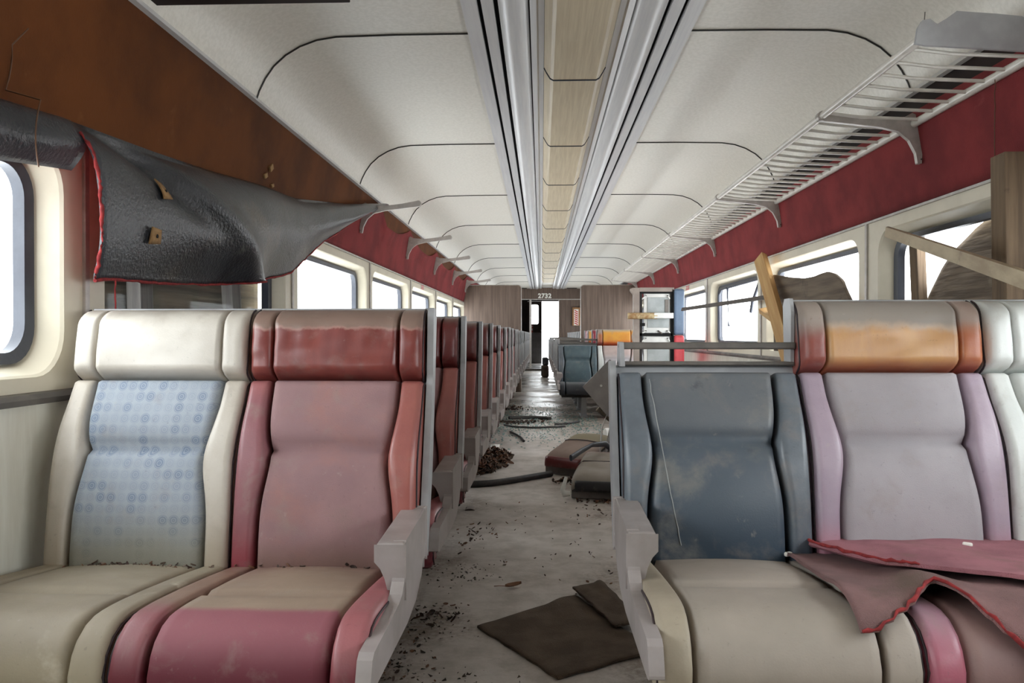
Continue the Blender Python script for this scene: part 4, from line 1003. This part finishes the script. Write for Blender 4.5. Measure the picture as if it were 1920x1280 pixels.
# hose, mats, papers, leaves
m_hose = M('black_hose', (40, 38, 40), (62, 58, 56), scale=14, rough=0.5)
hp = [(-0.595, 4.70), (-0.53, 4.715), (-0.44, 4.75), (-0.34, 4.83), (-0.24, 4.93), (-0.14, 5.03), (-0.09, 5.08)]
hp = smooth_path(hp, 2)
tag(MB().tube([(x, y, 0.019 + 0.002 * i / len(hp)) for i, (x, y) in enumerate(hp)], [0.019 if i else 0.010 for i in range(len(hp))], 10).build('rubber_hose', m_hose), 'black rubber hose lying curved across the aisle floor', 'hose')
m_mat = M('brown_matting', (100, 84, 70), (80, 66, 54), scale=10, rough=0.95, bump=0.6, bscale=260, stains=(((120, 106, 88), 30, 0.70, 0.78, 0.6),))
def quadsheet(c, h):
    a, b, d, e = [Vector((x, y, 0)) for x, y in c]
    def f(u, v):
        p = (a * (1 - u) + b * u) * (1 - v) + (e * (1 - u) + d * u) * v
        return (p.x + 0.006 * ns(u * 7, v * 7, h * 90) * (1 if 0 < u < 1 else 0.5), p.y + 0.008 * ns(u * 6, v * 6, 3 + h * 70), h + 0.010 * max(0, ns(u * 3 + 1, v * 3, 7)) + (0.006 * (u * v)))
    return f
tag(MB().sheet(quadsheet([(-0.350, 2.44), (-0.108, 2.075), (0.17, 2.26), (-0.035, 2.74)], 0.008), 24, 24, 0.007).build('floor_mat', m_mat), 'brown square of old matting lying flat on the near floor', 'mat', 'pieces of old matting')
tag(MB().sheet(quadsheet([(-0.045, 2.77), (0.07, 2.40), (0.15, 2.44), (0.065, 2.84)], 0.027), 16, 16, 0.007).build('floor_mat', m_mat), 'smaller brown scrap of matting on top of the larger square', 'mat', 'pieces of old matting')
m_leaf = M('dry_leaf', (140, 100, 76), (96, 70, 56), scale=9, rough=0.8)
def leaf_into(mb, x, y, z, s, a, lift, mi=0):
    R = Matrix.Rotation(a, 3, 'Z') @ Matrix.Rotation(random.uniform(-.7, .7) * lift, 3, 'X') @ Matrix.Rotation(random.uniform(-.7, .7) * lift, 3, 'Y')
    pts = []
    for u in (-1, -0.5, 0, 0.5, 1):
        w = 0.5 * (1 - u * u) ** 0.7 + 0.03
        for v in (-1, 0, 1): pts.append(R @ Vector((u * s, v * w * s, 0.25 * s * (v * v) + 0.15 * s * u * u)) + Vector((x, y, z)))
    top = len(pts)
    pts += [p - Vector((0, 0, 0.0012)) for p in pts]
    fs = []
    for i in range(4):
        for j in range(2):
            q = (i * 3 + j, (i + 1) * 3 + j, (i + 1) * 3 + j + 1, i * 3 + j + 1); fs += [q, tuple(top + k for k in q[::-1])]
    mb.add(pts, fs, mi, True)
tag(leaf_into and (lambda m: (leaf_into(m, 0, 0, 0.006, 0.030, 0.3, 0.3), m.tube([(-0.030, 0, 0.006), (-0.052, 0.008, 0.004), (-0.07, 0.006, 0.003)], 0.0014, 6), m)[2])(MB()).build('dry_leaf', m_leaf, loc=(-0.252, 2.83, 0.002)), 'single brown dry leaf on the bare floor before the matting', 'leaf')
lp = MB(); n = 0
while n < 620:
    x, y = random.uniform(-.66, -.32), random.uniform(5.05, 6.25)
    if ((x + 0.56 + (5.6 - y) * 0.07) / 0.19) ** 2 + ((y - 5.62) / 0.58) ** 2 > random.uniform(0.4, 1.15): continue
    leaf_into(lp, x, y, random.uniform(0.006, 0.026), random.uniform(.014, .028), random.uniform(0, 6.3), 1.4, random.choice((0, 0, 1, 2))); n += 1
o = lp.build('leaf_litter', [m_leaf, M('dark_leaf', (84, 66, 58), (62, 50, 46), rough=0.9), M('grey_leaf', (120, 104, 92), (96, 82, 72), rough=0.85)])
o['kind'] = 'stuff'; tag(o, 'heap of dry brown leaves against the left benches', 'leaves')
lp = MB()
for cx, cy, rx, ry, k, sz in ((0.02, 4.9, .10, .12, 60, .016), (0.16, 4.30, .12, .04, 24, .014), (-0.50, 2.55, .10, .12, 26, .010), (-0.55, 2.25, .14, .30, 50, .006), (-0.46, 3.6, .12, .25, 40, .009), (-0.55, 9.8, .16, .3, 60, .02), (-0.38, 8.2, .3, .18, 90, .02), (0.12, 4.0, .12, .3, 20, .008), (0.0, 3.1, .2, .4, 22, .007), (-0.2, 3.6, .5, .8, 40, .005)):
    for _ in range(k): leaf_into(lp, cx + random.gauss(0, rx * .5), cy + random.gauss(0, ry * .5), random.uniform(0.004, 0.010), sz * random.uniform(.5, 1.3), random.uniform(0, 6.3), 1.2, random.choice((0, 1, 1)))
o = lp.build('leaf_scatter', [m_leaf, bpy.data.materials['dark_leaf']]); o['kind'] = 'stuff'; tag(o, 'dry leaf crumbs scattered over the aisle floor', 'leaves')
gp = MB()
for _ in range(1500):
    x, y = random.uniform(-.62, .45), random.gauss(8.3, 0.95)
    if y < 6.2 or y > 11: continue
    s = random.uniform(.004, .012); a = random.uniform(0, 6.3); z = 0.003
    p = [Vector((x + s * math.cos(a + k * 2.1) * random.uniform(.5, 1.2), y + s * math.sin(a + k * 2.1) * random.uniform(.6, 1.4), z)) for k in range(3)]
    q = [v + Vector((0, 0, random.uniform(.003, .007))) for v in p]
    gp.add(p + q, [(2, 1, 0), (3, 4, 5), (0, 1, 4, 3), (1, 2, 5, 4), (2, 0, 3, 5)])
o = gp.build('broken_glass', M('tinted_glass_crumb', (150, 180, 176), (112, 142, 140), scale=60, rough=0.15)); o['kind'] = 'stuff'; tag(o, 'crumbs of broken tinted glass over the middle of the aisle', 'broken glass')
dp_ = MB()
for _ in range(520):
    cx, cy, r = random.choice(((-0.58, 2.15, .13), (-0.50, 2.50, .09), (-0.60, 1.95, .16), (-0.38, 1.98, .12), (-0.45, 3.0, .12)))
    x, y = random.gauss(cx, r * .6), random.gauss(cy, r * .8); s = random.uniform(.002, .009)
    vs = [Vector((x, y, 0.001)) + Vector((random.uniform(-s, s), random.uniform(-s, s), k * s * .5)) for k in (0, 0, 0, 1.2)]
    dp_.add(vs, [(0, 2, 1), (0, 1, 3), (1, 2, 3), (2, 0, 3)])
o = dp_.build('dirt_crumbs', M('dark_soil', (66, 56, 46), (46, 40, 34), scale=40, rough=0.95)); o['kind'] = 'stuff'; tag(o, 'dark dirt crumbs on the floor beside the nearest left bench', 'dirt')
tag(MB().sheet(lambda u, v: (-0.565 + 0.075 * u, 6.36 + 0.11 * v, 0.004 + 0.012 * math.sin(PI * u) * math.sin(PI * v) + 0.012 * v), 8, 8, 0.002).build('paper_scrap', m_white), 'small white scrap beyond the heap of leaves', 'scrap')
tag(MB().sheet(lambda u, v: (-0.545 + 0.05 * u, 4.08 + 0.07 * v, 0.003 + 0.006 * math.sin(PI * u)), 8, 8, 0.0015).build('paper_scrap', M('grey_scrap', (150, 144, 140), rough=0.8)), 'small grey flake on the floor in front of the hose', 'scrap')
for k, (pts, lab) in enumerate((
        ([(-0.44, 7.35), (-0.36, 7.05), (-0.33, 6.95), (-0.30, 6.7)], 'bent dark cable on the floor at the left of the glass crumbs'),
        ([(-0.52, 7.9), (-0.40, 7.75), (-0.25, 7.70), (-0.05, 7.72), (0.08, 7.8)], 'long thin cable lying across the middle of the aisle'),
        ([(-0.02, 8.0), (0.10, 8.05), (0.24, 8.25)], 'short dark stick below the far teal bench'),
        ([(-0.50, 8.55), (-0.36, 8.60), (-0.20, 8.62), (-0.06, 8.50)], 'dark twig bundle across the aisle before the teal bench'))):
    tag(MB().tube([(x, y, 0.012 + 0.005 * ns(x * 9, y)) for x, y in smooth_path(pts, 2)], 0.010 if k != 3 else 0.022, 7, flat=1.4 if k == 3 else None).build('cable' if k < 2 else 'stick', m_hose), lab, 'cable' if k < 2 else 'stick')
tag(MB().box((-0.30, 20.4, 0.03), (0.62, 0.14, 0.05)).build('fallen_strip', m_bar, bevel=0.006), 'dark strip lying across the floor before the end door', 'trim strip')

# torn red carpet pieces on the nearest right bench
m_cloth = M('mauve_carpet', (170, 112, 120), (146, 94, 102), scale=7, rough=0.95, bump=0.6, bscale=500, stains=(((120, 96, 86), 4, 0.52, 0.72, 0.7), ((206, 186, 184), 16, 0.70, 0.78, 0.6)))
m_cloth2 = M('brown_mauve_carpet', (146, 110, 108), (124, 94, 92), scale=6, rough=0.95, bump=0.6, bscale=500, stains=(((104, 88, 74), 4, 0.5, 0.7, 0.75),))
CB = Pad([(y + 2.02, z + DZR) for y, z in PATH_SEAT], 0.36, 1.36, 0.050, (.001, .001, .001, .001))
def on_seat(x, t, off): return CB.pt(x - 0.36, max(0.0, min(1.0, t)), off)
EA = [(0.375, 0.125), (0.43, 0.135), (0.50, 0.18), (0.555, 0.245), (0.60, 0.15), (0.68, 0.075), (0.80, 0.04), (0.95, 0.08), (1.1, 0.10)]
def clothA(u, v):
    xn = 0.385 + (1.0 - 0.385) * u; tn = lerp_tab(EA, xn)
    x = xn + 0.040 * v * (1 - u); t = tn + (0.955 - tn) * v
    return on_seat(x, t, 0.010 + 0.014 * max(0, ns(u * 5, v * 3, 11)) + 0.018 * math.exp(-((xn - 0.565) / 0.05) ** 2) * (1 - v) ** 2)
pcA = MB().sheet(clothA, 60, 40, 0.007).build('carpet_scrap', m_cloth2)
tag(pcA, 'lower brownish mauve carpet scrap draped over the front of the right bench', 'carpet scrap', 'torn carpet scraps on the seat')
EB = [(0.47, 0.93), (0.50, 0.60), (0.525, 0.43), (0.56, 0.39), (0.61, 0.36), (0.66, 0.29), (0.72, 0.24), (0.85, 0.22), (1.1, 0.23)]
def clothB(u, v):
    xn = 0.472 + (1.02 - 0.472) * u ** 1.2; tn = lerp_tab(EB, xn)
    t = tn + (0.965 - tn) * v
    return on_seat(xn + 0.02 * v * (1 - u), t, 0.026 + 0.012 * ns(u * 4, v * 2, 31) + 0.014 * math.exp(-((v) / 0.2) ** 2) + 0.02 * v * v)
pcB = MB().sheet(clothB, 60, 30, 0.008).build('carpet_scrap', m_cloth)
tag(pcB, 'upper mauve carpet scrap lying along the backrest of the right bench', 'carpet scrap', 'torn carpet scraps on the seat')
def fr(fn, m, par, n=60, r=0.0034):
    q = [Vector(fn(*m(k / n))) + Vector((random.uniform(-.002, .002), random.uniform(-.002, .002), random.uniform(-.001, .003))) for k in range(n + 1)]
    MB().tube(q, [r * random.uniform(.5, 1.4) for _ in q], 6).build('frayed_edge', m_fray, par)
fr(clothA, lambda q: (q, 0.0), pcA); fr(clothB, lambda q: (0.0, q), pcB, 30); fr(clothB, lambda q: (q * 0.25, 0.0), pcB, 20)
for k, (x, t, dx) in enumerate(((0.425, 0.90, 0), (0.115, 0.80, 0), (0.80, 0.78, 0))):
    p = CB.pt((x - 0.36), t, 0.008 if k < 2 else 0.042)
    tag(MB().box((p[0], p[1], p[2]), (0.020, 0.011, 0.010), Matrix.Rotation(0.5 + k, 3, 'Z')).build('foam_chip', m_white, bevel=0.003), ['white chip at the back of the slate blue seat beside the carpet', 'white chip near the armrest of the tan seat', 'white chip on the mauve carpet near the window side'][k], 'chip', 'white foam chips')
# crumbs in the fold of the nearest left bench
cr = MB(); random.seed(21)
for _ in range(90):
    x = random.uniform(-1.25, -0.5) if random.random() < .35 else random.gauss(-1.12, .08)
    leaf_into(cr, x, 2.0 - 0.145 + random.gauss(-.012, .010), 0.352 + random.uniform(0, .008), random.uniform(.004, .010), random.uniform(0, 6.3), 1.4, random.choice((0, 1, 2)))
o = cr.build('leaf_crumbs', [m_leaf, bpy.data.materials['dark_leaf'], bpy.data.materials['grey_leaf']]); o['kind'] = 'stuff'; tag(o, 'leaf crumbs in the fold of the nearest left bench', 'leaves')
# cardboard by the end door
cbx = thing('cardboard_sheet', 'brown cardboard with red and white stripes at the far right beside the end door', 'cardboard', (0.86, 20.93, 1.16))
MB().box((0, 0, 0.24), (0.40, 0.05, 0.48)).build('sheet', M('cardboard', (160, 118, 78), (140, 100, 64), scale=8, rough=0.85), cbx, bevel=0.004)
for q in range(7):
    MB().box((-0.10, -0.028, 0.05 + 0.055 * q), (0.10, 0.006, 0.026), Matrix.Rotation(0.5, 3, 'Y')).build('red_stripe', m_labr, cbx)
MB().box((-0.10, -0.0265, 0.22), (0.12, 0.003, 0.42)).build('white_band', m_lab, cbx)
